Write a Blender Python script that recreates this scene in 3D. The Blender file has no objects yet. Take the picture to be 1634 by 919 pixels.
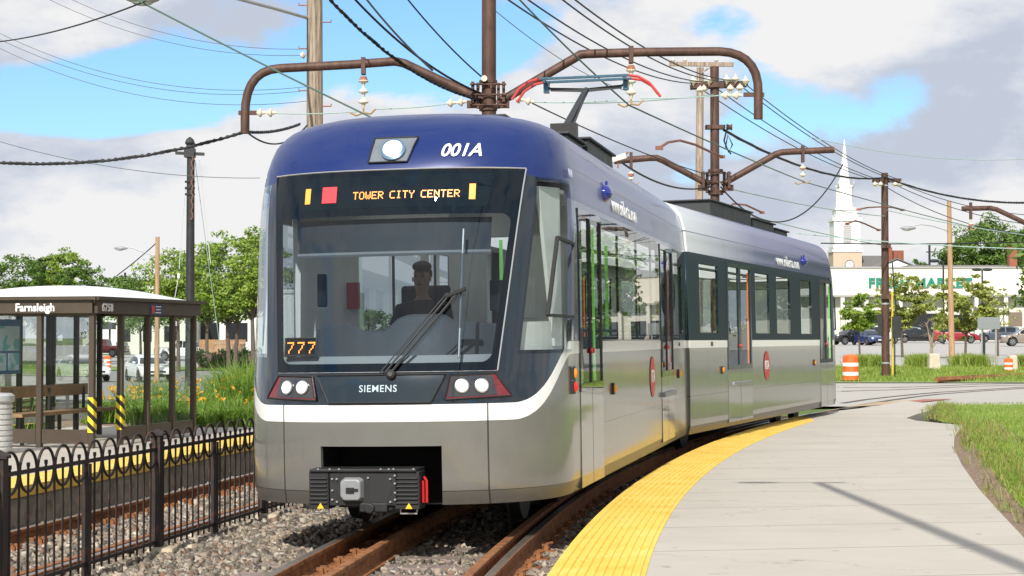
import bpy, bmesh, math, random
import numpy as np
from mathutils import Vector, Matrix
R = math.radians
sc = bpy.context.scene
COL = sc.collection
random.seed(7); RNG = np.random.default_rng(7)
# ---------------------------------------------------------------- camera model
F = 2900.0; CZ = 1.63; PITCH = math.atan(80.5 / F)
def ray(px, py):
    x = (px - 817) / F; y = (459.5 - py) / F
    return Vector((x, math.cos(PITCH) - math.sin(PITCH) * y, math.sin(PITCH) + math.cos(PITCH) * y))
def P(px, py, Y):
    d = ray(px, py); return Vector((0, 0, CZ)) + d * (Y / d.y)
def G(px, py, z=0.0):
    d = ray(px, py); return Vector((0, 0, CZ)) + d * ((z - CZ) / d.z)
def V(*a): return Vector(a)
def lerp(a, b, t): return a + (b - a) * t
def smooth(t):
    t = max(0.0, min(1.0, t)); return t * t * (3 - 2 * t)
def interp(x, tab):
    if x <= tab[0][0]: return tab[0][1]
    for (a, fa), (b, fb) in zip(tab, tab[1:]):
        if x <= b: return fa + (fb - fa) * (x - a) / (b - a)
    return tab[-1][1]
# ---------------------------------------------------------------- node expressions
class E:
    def __init__(s, nt, sock): s.nt = nt; s.s = sock
    def _m(s, op, *o, clamp=False):
        n = s.nt.nodes.new('ShaderNodeMath'); n.operation = op; n.use_clamp = clamp
        for i, a in enumerate((s,) + o):
            if isinstance(a, E): s.nt.links.new(a.s, n.inputs[i])
            else: n.inputs[i].default_value = a
        return E(s.nt, n.outputs[0])
    def __add__(s, o): return s._m('ADD', o)
    __radd__ = __add__
    def __sub__(s, o): return s._m('SUBTRACT', o)
    def __rsub__(s, o): return (s * -1.0) + o
    def __mul__(s, o): return s._m('MULTIPLY', o)
    __rmul__ = __mul__
    def __truediv__(s, o): return s._m('DIVIDE', o)
    def abs(s): return s._m('ABSOLUTE')
    def mx(s, o): return s._m('MAXIMUM', o)
    def mn(s, o): return s._m('MINIMUM', o)
    def gt(s, o): return s._m('GREATER_THAN', o)
    def lt(s, o): return s._m('LESS_THAN', o)
    def sqrt(s): return s._m('SQRT')
    def pw(s, o): return s._m('POWER', o)
    def exp(s): return s._m('EXPONENT')
    def clamp(s): return s._m('ADD', 0.0, clamp=True)
    def ss(s, a, b, o0=0.0, o1=1.0):
        n = s.nt.nodes.new('ShaderNodeMapRange'); n.interpolation_type = 'SMOOTHSTEP'
        s.nt.links.new(s.s, n.inputs[0])
        if a > b: a, b, o0, o1 = b, a, o1, o0
        for i, v in zip((1, 2, 3, 4), (a, b, o0, o1)): n.inputs[i].default_value = v
        return E(s.nt, n.outputs[0])
class Mat:
    def __init__(s, name, col=(.5, .5, .5), rough=.5, metal=0.0, **kw):
        s.m = bpy.data.materials.new(name); s.m.use_nodes = True; s.nt = s.m.node_tree
        s.b = s.nt.nodes['Principled BSDF']; s.out = s.nt.nodes['Material Output']
        s.set('Base Color', col); s.set('Roughness', rough); s.set('Metallic', metal)
        for k, v in kw.items(): s.set(k.replace('_', ' '), v)
    def set(s, k, v):
        i = s.b.inputs[k]
        if isinstance(v, E): s.nt.links.new(v.s, i)
        elif isinstance(v, (tuple, list)): i.default_value = tuple(v) + ((1,) if len(v) == 3 and i.type == 'RGBA' else ())
        else: i.default_value = v
    def coords(s, kind='Object'):
        tc = s.nt.nodes.new('ShaderNodeTexCoord'); s.tc = tc
        x = s.nt.nodes.new('ShaderNodeSeparateXYZ'); s.nt.links.new(tc.outputs[kind], x.inputs[0])
        return [E(s.nt, o) for o in x.outputs]
    def noise(s, scale=5, detail=4, rough=.55, kind='Object', stretch=None, dist=0):
        n = s.nt.nodes.new('ShaderNodeTexNoise'); n.inputs['Scale'].default_value = scale
        n.inputs['Detail'].default_value = detail; n.inputs['Roughness'].default_value = rough
        n.inputs['Distortion'].default_value = dist
        tc = s.nt.nodes.new('ShaderNodeTexCoord'); src = tc.outputs[kind]
        if stretch:
            mp = s.nt.nodes.new('ShaderNodeMapping'); mp.inputs['Scale'].default_value = stretch
            s.nt.links.new(src, mp.inputs[0]); src = mp.outputs[0]
        s.nt.links.new(src, n.inputs['Vector']); return E(s.nt, n.outputs['Fac'])
    def island(s):
        n = s.nt.nodes.new('ShaderNodeNewGeometry'); return E(s.nt, n.outputs['Random Per Island'])
    def objrand(s):
        n = s.nt.nodes.new('ShaderNodeObjectInfo'); return E(s.nt, n.outputs['Random'])
    def ramp(s, fac, stops):
        n = s.nt.nodes.new('ShaderNodeValToRGB'); s.nt.links.new(fac.s, n.inputs[0])
        cr = n.color_ramp
        while len(cr.elements) > 1: cr.elements.remove(cr.elements[-1])
        cr.elements[0].position = stops[0][0]; cr.elements[0].color = tuple(stops[0][1]) + (1,)
        for p, c in stops[1:]:
            e = cr.elements.new(p); e.color = tuple(c) + (1,)
        return E(s.nt, n.outputs[0])
    def mix(s, fac, a, b, mode='MIX'):
        n = s.nt.nodes.new('ShaderNodeMix'); n.data_type = 'RGBA'; n.blend_type = mode
        for i, v in ((0, fac), (6, a), (7, b)):
            if isinstance(v, E): s.nt.links.new(v.s, n.inputs[i])
            elif isinstance(v, (tuple, list)): n.inputs[i].default_value = tuple(v) + (1,)
            else: n.inputs[i].default_value = v
        return E(s.nt, n.outputs[2])
    def bump(s, h, strength=.3, dist=.01):
        n = s.nt.nodes.new('ShaderNodeBump'); n.inputs['Strength'].default_value = strength
        n.inputs['Distance'].default_value = dist; s.nt.links.new(h.s, n.inputs['Height'])
        s.nt.links.new(n.outputs[0], s.b.inputs['Normal'])
def simple(name, col, rough=.5, metal=0.0, var=.12, scale=8, bump=0, **kw):
    m = Mat(name, col, rough, metal, **kw)
    if var:
        n = m.noise(scale, 5)
        m.set('Base Color', m.ramp(n, [(.25, tuple(c * (1 - var) for c in col)), (.75, tuple(min(1, c * (1 + var)) for c in col))]))
        m.set('Roughness', m.noise(scale * 2, 3) * .2 + max(0.02, rough - .1))
        if bump: m.bump(n, bump, .01)
    return m.m
def emit(name, col, st):
    m = Mat(name, col, .4); m.set('Emission Color', col); m.set('Emission Strength', st); return m.m
def glassmat(name, tint=(.8, .85, .85), boost=1.0, frit=None, rough=0.0):
    m = bpy.data.materials.new(name); m.use_nodes = True; nt = m.node_tree; nt.nodes.clear()
    out = nt.nodes.new('ShaderNodeOutputMaterial'); tr = nt.nodes.new('ShaderNodeBsdfTransparent')
    gl = nt.nodes.new('ShaderNodeBsdfGlossy'); gl.inputs['Roughness'].default_value = rough
    tr.inputs[0].default_value = tint + (1,)
    fr = nt.nodes.new('ShaderNodeFresnel'); fr.inputs[0].default_value = 1.5
    mx = nt.nodes.new('ShaderNodeMixShader')
    f = (E(nt, fr.outputs[0]) * boost).clamp(); nt.links.new(f.s, mx.inputs[0])
    nt.links.new(tr.outputs[0], mx.inputs[1]); nt.links.new(gl.outputs[0], mx.inputs[2])
    last = mx
    if frit:
        tc = nt.nodes.new('ShaderNodeTexCoord'); sp = nt.nodes.new('ShaderNodeSeparateXYZ')
        nt.links.new(tc.outputs['Object'], sp.inputs[0])
        mask = frit(*[E(nt, o) for o in sp.outputs])
        pb = nt.nodes.new('ShaderNodeBsdfPrincipled'); pb.inputs['Base Color'].default_value = (.002, .006, .011, 1)
        pb.inputs['Roughness'].default_value = .0; pb.inputs['Specular IOR Level'].default_value = .35
        m2 = nt.nodes.new('ShaderNodeMixShader'); nt.links.new(mask.s, m2.inputs[0])
        nt.links.new(pb.outputs[0], m2.inputs[1]); nt.links.new(mx.outputs[0], m2.inputs[2]); last = m2
    nt.links.new(last.outputs[0], out.inputs[0]); return m
# ---------------------------------------------------------------- mesh builder
class MB:
    def __init__(s): s.v = []; s.f = []; s.mi = []
    def add(s, vs, fs, mi=0, M=None):
        o = len(s.v)
        for p in vs:
            p = Vector(p); s.v.append(M @ p if M else p)
        for f in fs: s.f.append(tuple(i + o for i in f)); s.mi.append(mi)
        return s
    def box(s, c, size, M=None, mi=0, taper=1.0):
        x, y, z = [a / 2 for a in size]; c = Vector(c)
        vs = [c + Vector((sx * x * (taper if sz > 0 else 1), sy * y * (taper if sz > 0 else 1), sz * z)) for sz in (-1, 1) for sx, sy in ((-1, -1), (1, -1), (1, 1), (-1, 1))]
        return s.add(vs, [(3, 2, 1, 0), (4, 5, 6, 7), (0, 1, 5, 4), (1, 2, 6, 5), (2, 3, 7, 6), (3, 0, 4, 7)], mi, M)
    def bar(s, a, b, w, h, mi=0, up=V(0, 0, 1)):
        a = Vector(a); b = Vector(b); d = (b - a).normalized()
        if abs(d.dot(up)) > .98: up = V(0, 1, 0) if abs(d.y) < .9 else V(1, 0, 0)
        x = d.cross(up).normalized(); y = x.cross(d)
        vs = [p + x * sx * w / 2 + y * sy * h / 2 for p in (a, b) for sx, sy in ((-1, -1), (1, -1), (1, 1), (-1, 1))]
        return s.add(vs, [(3, 2, 1, 0), (4, 5, 6, 7), (0, 1, 5, 4), (1, 2, 6, 5), (2, 3, 7, 6), (3, 0, 4, 7)], mi)
    def tube(s, pts, r, n=8, mi=0, caps=True, twist=None):
        pts = [Vector(p) for p in pts]; k = len(pts)
        rs = r if isinstance(r, (list, tuple)) else [r] * k
        o = len(s.v); up = None
        for i, p in enumerate(pts):
            d = (pts[min(i + 1, k - 1)] - pts[max(i - 1, 0)])
            d = d.normalized() if d.length > 1e-9 else V(0, 0, 1)
            if up is None: up = V(0, 0, 1) if abs(d.z) < .9 else V(1, 0, 0)
            x = d.cross(up)
            if x.length < 1e-4: x = d.cross(V(0, 1, 0))
            x.normalize(); y = x.cross(d).normalized(); up = y
            for j in range(n):
                a = 2 * math.pi * j / n
                rr = rs[i]
                if twist: rr *= 1 + twist[0] * math.sin(twist[1] * i + 2 * a)
                s.v.append(p + x * math.cos(a) * rr + y * math.sin(a) * rr)
        for i in range(k - 1):
            for j in range(n):
                s.f.append((o + i * n + j, o + (i + 1) * n + j, o + (i + 1) * n + (j + 1) % n, o + i * n + (j + 1) % n)); s.mi.append(mi)
        if caps:
            s.f.append(tuple(o + j for j in range(n))); s.mi.append(mi)
            s.f.append(tuple(o + (k - 1) * n + j for j in reversed(range(n)))); s.mi.append(mi)
        return s
    def lathe(s, prof, c=(0, 0, 0), n=16, M=None, mi=0, axis=None):
        c = Vector(c); o = len(s.v); T = Matrix.Translation(c)
        if axis is not None: T = T @ Vector(axis).to_track_quat('Z', 'Y').to_matrix().to_4x4()
        if M: T = M @ T
        for r, z in prof:
            for j in range(n):
                a = 2 * math.pi * j / n; s.v.append(T @ V(r * math.cos(a), r * math.sin(a), z))
        for i in range(len(prof) - 1):
            for j in range(n):
                s.f.append((o + i * n + j, o + i * n + (j + 1) % n, o + (i + 1) * n + (j + 1) % n, o + (i + 1) * n + j)); s.mi.append(mi)
        s.f.append(tuple(o + j for j in reversed(range(n)))); s.mi.append(mi)
        s.f.append(tuple(o + (len(prof) - 1) * n + j for j in range(n))); s.mi.append(mi)
        return s
    def prism(s, poly, d, M=None, mi=0):
        """poly: list of 3D pts; extruded by vector d"""
        n = len(poly); d = Vector(d)
        vs = [Vector(p) for p in poly] + [Vector(p) + d for p in poly]
        fs = [tuple(reversed(range(n))), tuple(range(n, 2 * n))] + [(i, (i + 1) % n, n + (i + 1) % n, n + i) for i in range(n)]
        return s.add(vs, fs, mi, M)
    def grid(s, fn, nu, nv, mi=0, M=None):
        vs = [fn(i / nu, j / nv) for i in range(nu + 1) for j in range(nv + 1)]
        fs = [(i * (nv + 1) + j, (i + 1) * (nv + 1) + j, (i + 1) * (nv + 1) + j + 1, i * (nv + 1) + j + 1) for i in range(nu) for j in range(nv)]
        return s.add(vs, fs, mi, M)
    def sphere(s, c, r, n=10, M=None, mi=0, sc=(1, 1, 1)):
        c = Vector(c); prof = []
        o = len(s.v); m = n // 2 + 1
        for i in range(m + 1):
            t = math.pi * i / m
            for j in range(n):
                a = 2 * math.pi * j / n
                p = c + V(r * sc[0] * math.sin(t) * math.cos(a), r * sc[1] * math.sin(t) * math.sin(a), -r * sc[2] * math.cos(t))
                s.v.append(M @ p if M else p)
        for i in range(m):
            for j in range(n):
                s.f.append((o + i * n + j, o + i * n + (j + 1) % n, o + (i + 1) * n + (j + 1) % n, o + (i + 1) * n + j)); s.mi.append(mi)
        return s
    def build(s, name, mats, parent=None, smooth_=False, bevel=0, matrix=None, fixn=True, angle=35):
        me = bpy.data.meshes.new(name); me.from_pydata([tuple(p) for p in s.v], [], s.f)
        if not isinstance(mats, (list, tuple)): mats = [mats]
        for m in mats: me.materials.append(m)
        if len(mats) > 1: me.polygons.foreach_set('material_index', s.mi)
        if fixn:
            bm = bmesh.new(); bm.from_mesh(me); bmesh.ops.recalc_face_normals(bm, faces=bm.faces); bm.to_mesh(me); bm.free()
        if smooth_:
            me.polygons.foreach_set('use_smooth', [True] * len(me.polygons))
            try: me.set_sharp_from_angle(angle=R(angle))
            except Exception: pass
        me.update()
        o = bpy.data.objects.new(name, me); COL.objects.link(o)
        if parent: o.parent = parent
        if matrix: o.matrix_basis = matrix
        if bevel:
            b = o.modifiers.new('bevel', 'BEVEL'); b.width = bevel; b.segments = 2; b.limit_method = 'ANGLE'; b.angle_limit = R(40)
        return o
def fastmesh(name, verts, faces, mat, parent=None, smooth_=False):
    """verts (N,3), faces (M,k) numpy"""
    me = bpy.data.meshes.new(name); k = faces.shape[1]; M = len(faces)
    me.vertices.add(len(verts)); me.vertices.foreach_set('co', np.ascontiguousarray(verts, dtype=np.float32).ravel())
    me.loops.add(M * k); me.loops.foreach_set('vertex_index', faces.astype(np.int32).ravel())
    me.polygons.add(M); me.polygons.foreach_set('loop_start', np.arange(0, M * k, k, dtype=np.int32))
    me.update(calc_edges=True); me.validate(); me.materials.append(mat)
    if smooth_: me.polygons.foreach_set('use_smooth', [True] * M)
    o = bpy.data.objects.new(name, me); COL.objects.link(o)
    if parent: o.parent = parent
    return o
def tag(o, label=None, cat=None, group=None, kind=None):
    if label: o['label'] = label
    if cat: o['category'] = cat
    if group: o['group'] = group
    if kind: o['kind'] = kind
    return o
def thing(name, label, cat, loc=(0, 0, 0), rz=0, group=None, matrix=None):
    o = bpy.data.objects.new(name, None); COL.objects.link(o); o.empty_display_size = .2
    if matrix is not None: o.matrix_basis = matrix
    else: o.location = loc; o.rotation_euler = (0, 0, rz)
    return tag(o, label, cat, group)
def kids(o): return [c for c in bpy.data.objects if c.parent == o]
def copy_tree(o, parent=None):
    c = o.copy(); COL.objects.link(c)
    if parent: c.parent = parent
    for ch in kids(o): copy_tree(ch, c)
    return c
def text(name, s, size, M, mat, parent=None, ext=.002, off=0.0, shear=0.0, align='CENTER', sx=1.0, space=1.0):
    cu = bpy.data.curves.new(name, 'FONT'); cu.body = s; cu.size = size; cu.extrude = ext; cu.offset = off
    cu.shear = shear; cu.align_x = align; cu.align_y = 'CENTER'; cu.space_character = space; cu.resolution_u = 3
    cu.materials.append(mat)
    tmp = bpy.data.objects.new(name, cu); COL.objects.link(tmp)
    dg = bpy.context.evaluated_depsgraph_get()
    me = bpy.data.meshes.new_from_object(tmp.evaluated_get(dg)); bpy.data.objects.remove(tmp)
    if not me.materials: me.materials.append(mat)
    o = bpy.data.objects.new(name, me); COL.objects.link(o)
    o.matrix_basis = M @ Matrix.Diagonal((sx, 1, 1, 1))
    if parent: o.parent = parent
    return o
def frame(x, z, loc):
    """matrix whose local X = x, local Z = z (normal)"""
    x = Vector(x).normalized(); z = Vector(z).normalized(); y = z.cross(x).normalized(); x = y.cross(z)
    return Matrix.Translation(Vector(loc)) @ Matrix((x, y, z)).transposed().to_4x4()
#@@PART
# ================================================================ camera, sky, sun
cam = bpy.data.cameras.new('camera'); camo = bpy.data.objects.new('camera', cam); COL.objects.link(camo)
cam.sensor_width = 36; cam.lens = F / 1634 * 36; cam.clip_end = 3000; cam.clip_start = .1
camo.location = (0, 0, CZ); camo.rotation_euler = (R(90) + PITCH, 0, 0); sc.camera = camo
ELEV = R(36.5); AZ = R(13)          # AZ: heading in which shadows fall (from +Y towards +X)
sd = V(math.sin(AZ) * math.cos(ELEV), math.cos(AZ) * math.cos(ELEV), -math.sin(ELEV))
sun = bpy.data.lights.new('sun', 'SUN'); sun.energy = 4.9; sun.angle = R(.6); sun.color = (1, .95, .87)
suno = bpy.data.objects.new('sun', sun); COL.objects.link(suno); suno.rotation_euler = sd.to_track_quat('-Z', 'Y').to_euler()
w = bpy.data.worlds.new('World'); sc.world = w; w.use_nodes = True; nt = w.node_tree
bg = nt.nodes['Background']; bg.inputs[1].default_value = .12
sky = nt.nodes.new('ShaderNodeTexSky'); sky.sky_type = 'NISHITA'; sky.sun_disc = False
sky.sun_elevation = ELEV; sky.sun_rotation = math.atan2(-sd.x, -sd.y); sky.air_density = 1.0; sky.dust_density = .6; sky.ozone_density = 1.5
tc = nt.nodes.new('ShaderNodeTexCoord'); sp = nt.nodes.new('ShaderNodeSeparateXYZ'); nt.links.new(tc.outputs['Generated'], sp.inputs[0])
X_, Y_, Z_ = [E(nt, o) for o in sp.outputs]
cx = nt.nodes.new('ShaderNodeCombineXYZ')
for i, e in enumerate((X_, Y_, Z_ * 2.1)): nt.links.new(e.s, cx.inputs[i])
def wnoise(scale, detail, rough, off=(0, 0, 0), dist=0.0):
    n = nt.nodes.new('ShaderNodeTexNoise'); n.inputs['Scale'].default_value = scale; n.inputs['Detail'].default_value = detail
    n.inputs['Roughness'].default_value = rough; n.inputs['Distortion'].default_value = dist
    mp = nt.nodes.new('ShaderNodeMapping'); mp.inputs['Location'].default_value = off
    nt.links.new(cx.outputs[0], mp.inputs[0]); nt.links.new(mp.outputs[0], n.inputs['Vector']); return E(nt, n.outputs['Fac'])
n1 = wnoise(4.2, 9, .55, (3.1, 0.4, 0), .15); n2 = wnoise(4.2, 9, .55, (3.13, 0.42, -.09), .15); n3 = wnoise(2.6, 3, .5, (9, 4, 2))
azim = X_ / Y_.mx(.05)
def gap(px, py, rx, ry, amt):      # clear patches between the cloud banks (in sky directions)
    d = ray(px, py).normalized(); ex = (azim - d.x / d.y) / (rx / F); ez = (Z_ - d.z) / (ry / F)
    return ((ex * ex + ez * ez) * -1.0).exp() * amt * Y_.gt(0.0)
cov = n1 * .75 + .125
holes = None
for g in ((350, 135, 280, 75, .20), (650, 50, 150, 100, .24), (180, 170, 170, 50, .16), (1170, 45, 90, 50, .10), (20, 160, 120, 50, .08)):
    e = gap(*g); holes = e if holes is None else holes + e
cov = cov + .115 - holes + ((Z_ * -1.0 + .075) * 1.6).mx(0)
mask = cov.ss(.50, .55)
n4 = wnoise(11, 6, .6, (1, 7, 3), .1)
shade = ((n1 - n2) * 4.8 + .58 - (cov - .62).mx(0) * .4 + (n3 - .5) * 1.3 + (n4 - .5) * 3.2).clamp()
mm = Mat.__new__(Mat); mm.nt = nt
cloud = mm.ramp(shade, [(0, (3.0, 3.45, 4.5)), (.42, (4.5, 4.95, 5.9)), (.65, (6.2, 6.4, 6.9)), (.85, (7.8, 7.8, 7.85)), (1, (8.3, 8.3, 8.2))])
# ramp colours clamp at 1 in some paths: scale them separately
cloud = mm.ramp(shade, [(0, (.62, .68, .80)), (.3, (.72, .77, .87)), (.55, (.83, .86, .93)), (.8, (.93, .94, .97)), (1, (1, 1, 1))])
sc1 = mm.mix(1.0, cloud, (1, 1, 1), 'MULTIPLY')
vm = nt.nodes.new('ShaderNodeVectorMath'); vm.operation = 'SCALE'; nt.links.new(sc1.s, vm.inputs[0]); vm.inputs['Scale'].default_value = 6.7
vs_ = nt.nodes.new('ShaderNodeVectorMath'); vs_.operation = 'MULTIPLY'; nt.links.new(sky.outputs[0], vs_.inputs[0]); vs_.inputs[1].default_value = (.74, 1.0, 1.24)
fin = mm.mix(mask, E(nt, vs_.outputs[0]), E(nt, vm.outputs[0])); nt.links.new(fin.s, bg.inputs[0])
sc.view_settings.view_transform = 'Standard'; sc.view_settings.look = 'None'; sc.view_settings.exposure = .15; sc.view_settings.gamma = 1
sc.cycles.transparent_max_bounces = 24; sc.cycles.max_bounces = 8; sc.cycles.use_denoising = True
# ================================================================ ground levels and the track curve
def Xe(D): d = D - 11.4; return .228 + .1064 * d + .005036 * d * d
def Xs(D): return .1064 + .010072 * (D - 11.4)
def edge_pt(D, off=0.0, z=0.0):       # off: metres to the left of the right platform's edge
    h = math.atan(Xs(D)); return V(Xe(D) - off * math.cos(h), D + off * math.sin(h), z)
def coff(D): return interp(D, [(11, 1.25), (15, 1.29), (22, 1.42), (40, 1.42)])
def trk1(D, off=0.0, z=0.0): return edge_pt(D, coff(D) - off, z)
def trk2(D, off=0.0, z=0.0):
    x = -4.28 + .160 * (D - 15.6) + .0006 * (D - 15.6) ** 2; s = .160 + .0012 * (D - 15.6); h = math.atan(s)
    return V(x + off * math.cos(h), D - off * math.sin(h), z)
def T(x, y):
    r = smooth((x + 3) / 9)
    zr = interp(y, [(36, -.45), (43, -.02), (66, 0), (100, .42), (200, 1.25), (400, 1.6), (1500, 1.7)])
    zl = interp(y, [(38, -.45), (55, -.70), (110, -.72), (170, -.35), (260, -.2), (1500, .5)])
    return lerp(zl, zr, r)
grass_base = Mat('grass_earth', (.1, .13, .03), .95)
grass_base.set('Base Color', grass_base.ramp(grass_base.noise(.6, 8, .7), [(.3, (.06, .10, .018)), (.5, (.10, .16, .03)), (.7, (.17, .20, .06))]))
def sheet(name, xs, ys, fz, mat, kind='structure'):
    m = MB(); n = len(ys)
    for x in xs:
        for y in ys: m.v.append(V(x, y, fz(x, y)))
    for i in range(len(xs) - 1):
        for j in range(n - 1): m.f.append((i * n + j, (i + 1) * n + j, (i + 1) * n + j + 1, i * n + j + 1)); m.mi.append(0)
    o = m.build(name, mat, fixn=False); return tag(o, kind=kind)
def arange(a, b, n): return [a + (b - a) * i / n for i in range(n + 1)]
sheet('ground', sorted(set(arange(-1500, -100, 7) + arange(-100, 140, 60) + arange(140, 1500, 6))), [-60, 0, 20, 30, 36, 38, 40, 43, 46, 50, 55, 60, 66, 72, 80, 90, 100, 110, 125, 140, 155, 170, 185, 200, 230, 260, 300, 400, 800, 1600], lambda x, y: T(x, y) - .03, grass_base.m)
def strip(name, la, lb, mat, nu=1, dz=0.0, follow=False, kind='structure', parent=None):
    """sheet between two polylines of equal length"""
    m = MB(); k = len(la)
    for i in range(k):
        for j in range(nu + 1):
            p = Vector(la[i]).lerp(Vector(lb[i]), j / nu)
            if follow: p.z = T(p.x, p.y)
            p.z += dz; m.v.append(p)
    for i in range(k - 1):
        for j in range(nu):
            m.f.append((i * (nu + 1) + j, (i + 1) * (nu + 1) + j, (i + 1) * (nu + 1) + j + 1, i * (nu + 1) + j + 1)); m.mi.append(0)
    o = m.build(name, mat, parent, fixn=False)
    if not parent: tag(o, kind=kind)
    return o
# ---- materials of the ground
def concrete(name, base, lines=None, crack=True):
    m = Mat(name, base, .85); n = m.noise(.9, 8, .65); n2 = m.noise(30, 4, .6); n3 = m.noise(3.5, 6, .7, stretch=(.25, 1, 1))
    c = m.ramp(n * .45 + n2 * .2 + n3 * .35, [(.32, tuple(a * .88 for a in base)), (.5, base), (.68, tuple(min(1, a * 1.09) for a in base))])
    if lines:
        x, y, z = m.coords(); l = None
        for a, b, c0, per, wd in lines:
            t = (x * a + y * b + c0) / per; fr = t - t._m('FLOOR'); e = (fr - .5).abs().gt(.5 - wd / per / 2)
            l = e if l is None else l.mx(e)
        c = m.mix(l * .8, c, tuple(a * .35 for a in base))
    st_n = m.noise(.55, 5, .7, dist=.6); c = m.mix(st_n.ss(.56, .72) * .22, c, tuple(a * .62 for a in base)); c = m.mix(m.noise(5.5, 2, .5).ss(.70, .74) * .4, c, tuple(a * .4 for a in base))
    if crack:
        vn = m.nt.nodes.new('ShaderNodeTexVoronoi'); vn.feature = 'DISTANCE_TO_EDGE'; vn.inputs['Scale'].default_value = .22
        tc = m.nt.nodes.new('ShaderNodeTexCoord'); nz = m.nt.nodes.new('ShaderNodeTexNoise'); nz.inputs['Scale'].default_value = 2.5; nz.inputs['Detail'].default_value = 6
        m.nt.links.new(tc.outputs['Object'], nz.inputs[0]); vv = m.nt.nodes.new('ShaderNodeVectorMath'); vv.operation = 'MULTIPLY_ADD'
        m.nt.links.new(nz.outputs['Color'], vv.inputs[0]); vv.inputs[1].default_value = (.9, .9, 0); m.nt.links.new(tc.outputs['Object'], vv.inputs[2])
        m.nt.links.new(vv.outputs[0], vn.inputs['Vector']); ck = E(m.nt, vn.outputs['Distance']).lt(.0025)
        c = m.mix(ck * .22, c, tuple(a * .35 for a in base))
    m.set('Base Color', c); m.bump(n2, .15, .004); return m.m
M_plat = concrete('platform_concrete', (.455, .42, .365), [(-.17, .985, 0, 1.55, .022)])
M_road = concrete('road_concrete', (.42, .40, .36), [(.1, 1, 0, 4.5, .03)], crack=True)
M_lot = concrete('lot_asphalt', (.40, .39, .365), crack=False)
M_asph = concrete('street_asphalt', (.23, .225, .215), crack=False)
M_wall = Mat('old_concrete', (.3, .27, .22), .9)
M_wall.set('Base Color', M_wall.ramp(M_wall.noise(4, 9, .75, dist=.5), [(.3, (.09, .075, .055)), (.5, (.25, .22, .17)), (.7, (.38, .34, .27))])); M_wall.bump(M_wall.noise(12, 6), .6, .02); M_wall = M_wall.m
M_soil = Mat('soil', (.12, .08, .05), .95); M_soil.set('Base Color', M_soil.ramp(M_soil.noise(25, 6, .7), [(.3, (.07, .04, .03)), (.5, (.22, .15, .10)), (.7, (.42, .35, .26))])); M_soil.bump(M_soil.noise(40, 4), .8, .02); M_soil = M_soil.m
M_ballast = Mat('ballast_bed', (.2, .19, .17), .95); M_ballast.set('Base Color', M_ballast.ramp(M_ballast.noise(22, 5, .7), [(.3, (.03, .027, .022)), (.5, (.15, .14, .12)), (.7, (.33, .30, .26))])); M_ballast.bump(M_ballast.noise(22, 5), 1, .03); M_ballast = M_ballast.m
yel = Mat('tactile_yellow', (.75, .45, .06), .7)
ny = yel.noise(3, 7, .7); yc = yel.ramp(ny, [(.3, (.70, .44, .05)), (.5, (.80, .54, .085)), (.7, (.84, .62, .17))]); yx, yy_, yz_ = yel.coords()
yt = (yy_ - yx * .17) / 1.22; yf = yt - yt._m('FLOOR'); yc = yel.mix(yf.lt(.012) * .55, yc, (.25, .15, .04)); yc = yel.mix(yel.noise(1.1, 8, .75, dist=.8).ss(.55, .70) * .35, yc, (.42, .30, .12)); yc = yel.mix(yel.noise(28, 3, .6).ss(.66, .72) * .5, yc, (.30, .22, .12)); yel.set('Base Color', yc); yel = yel.m
# ---- right platform
PZ = .14
bp = [(1700, 905), (1634, 858), (1600, 822), (1562, 780), (1535, 742), (1522, 715), (1523, 697), (1538, 678), (1500, 675), (1462, 671), (1446, 667), (1462, 661), (1480, 656), (1492, 650), (1500, 645)]
bound = [V(4.2, 2, PZ), V(4.2, 8, PZ)] + [G(a, b, PZ) for a, b in bp]
left = []
ds = [2, 5] + [6 + .6 * i for i in range(52)]; ds = [d for d in ds if d < 36.5]
left = [edge_pt(d, 0, PZ) for d in ds] + [V(7.3, 38.6, PZ), V(8.6, 41.5, PZ), V(9.4, 43.6, PZ)]
pl = [p for p in left] + list(reversed(bound))
m = MB(); n = len(pl); m.v = [V(p.x, p.y, PZ) for p in pl] + [V(p.x, p.y, -.45) for p in pl]
bm = bmesh.new(); vs = [bm.verts.new(v) for v in m.v[:n]]; es = [bm.edges.new((vs[i], vs[(i + 1) % n])) for i in range(n)]
bmesh.ops.triangle_fill(bm, use_beauty=True, edges=es)
lo = [bm.verts.new(v) for v in m.v[n:]]
for i in range(n): bm.faces.new((vs[i], lo[i], lo[(i + 1) % n], vs[(i + 1) % n]))
bmesh.ops.recalc_face_normals(bm, faces=bm.faces)
me = bpy.data.meshes.new('platform'); bm.to_mesh(me); bm.free(); me.materials.append(M_plat)
plat = bpy.data.objects.new('platform', me); COL.objects.link(plat); tag(plat, kind='structure')
# tactile strip: ribbed sheet on the edge
m = MB(); dd = [3 + .5 * i for i in range(64)]; dd = [d for d in dd if d <= 35.4]
prof = [(-.012, -.02), (-.012, .006)]
for k in range(10): a = .03 + k * .057; prof += [(a, .006), (a + .006, .017), (a + .024, .017), (a + .030, .006)]
prof += [(.60, .006), (.60, -.02)]
for d in dd:
    wd = interp(d, [(33, 1), (35.4, .12)])
    for (o, z) in prof: m.v.append(edge_pt(d, -(o * wd), PZ + z))
k = len(prof)
for i in range(len(dd) - 1):
    for j in range(k - 1): m.f.append((i * k + j, (i + 1) * k + j, (i + 1) * k + j + 1, i * k + j + 1)); m.mi.append(0)
m.build('tactile_strip', yel, plat, fixn=False)
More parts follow.
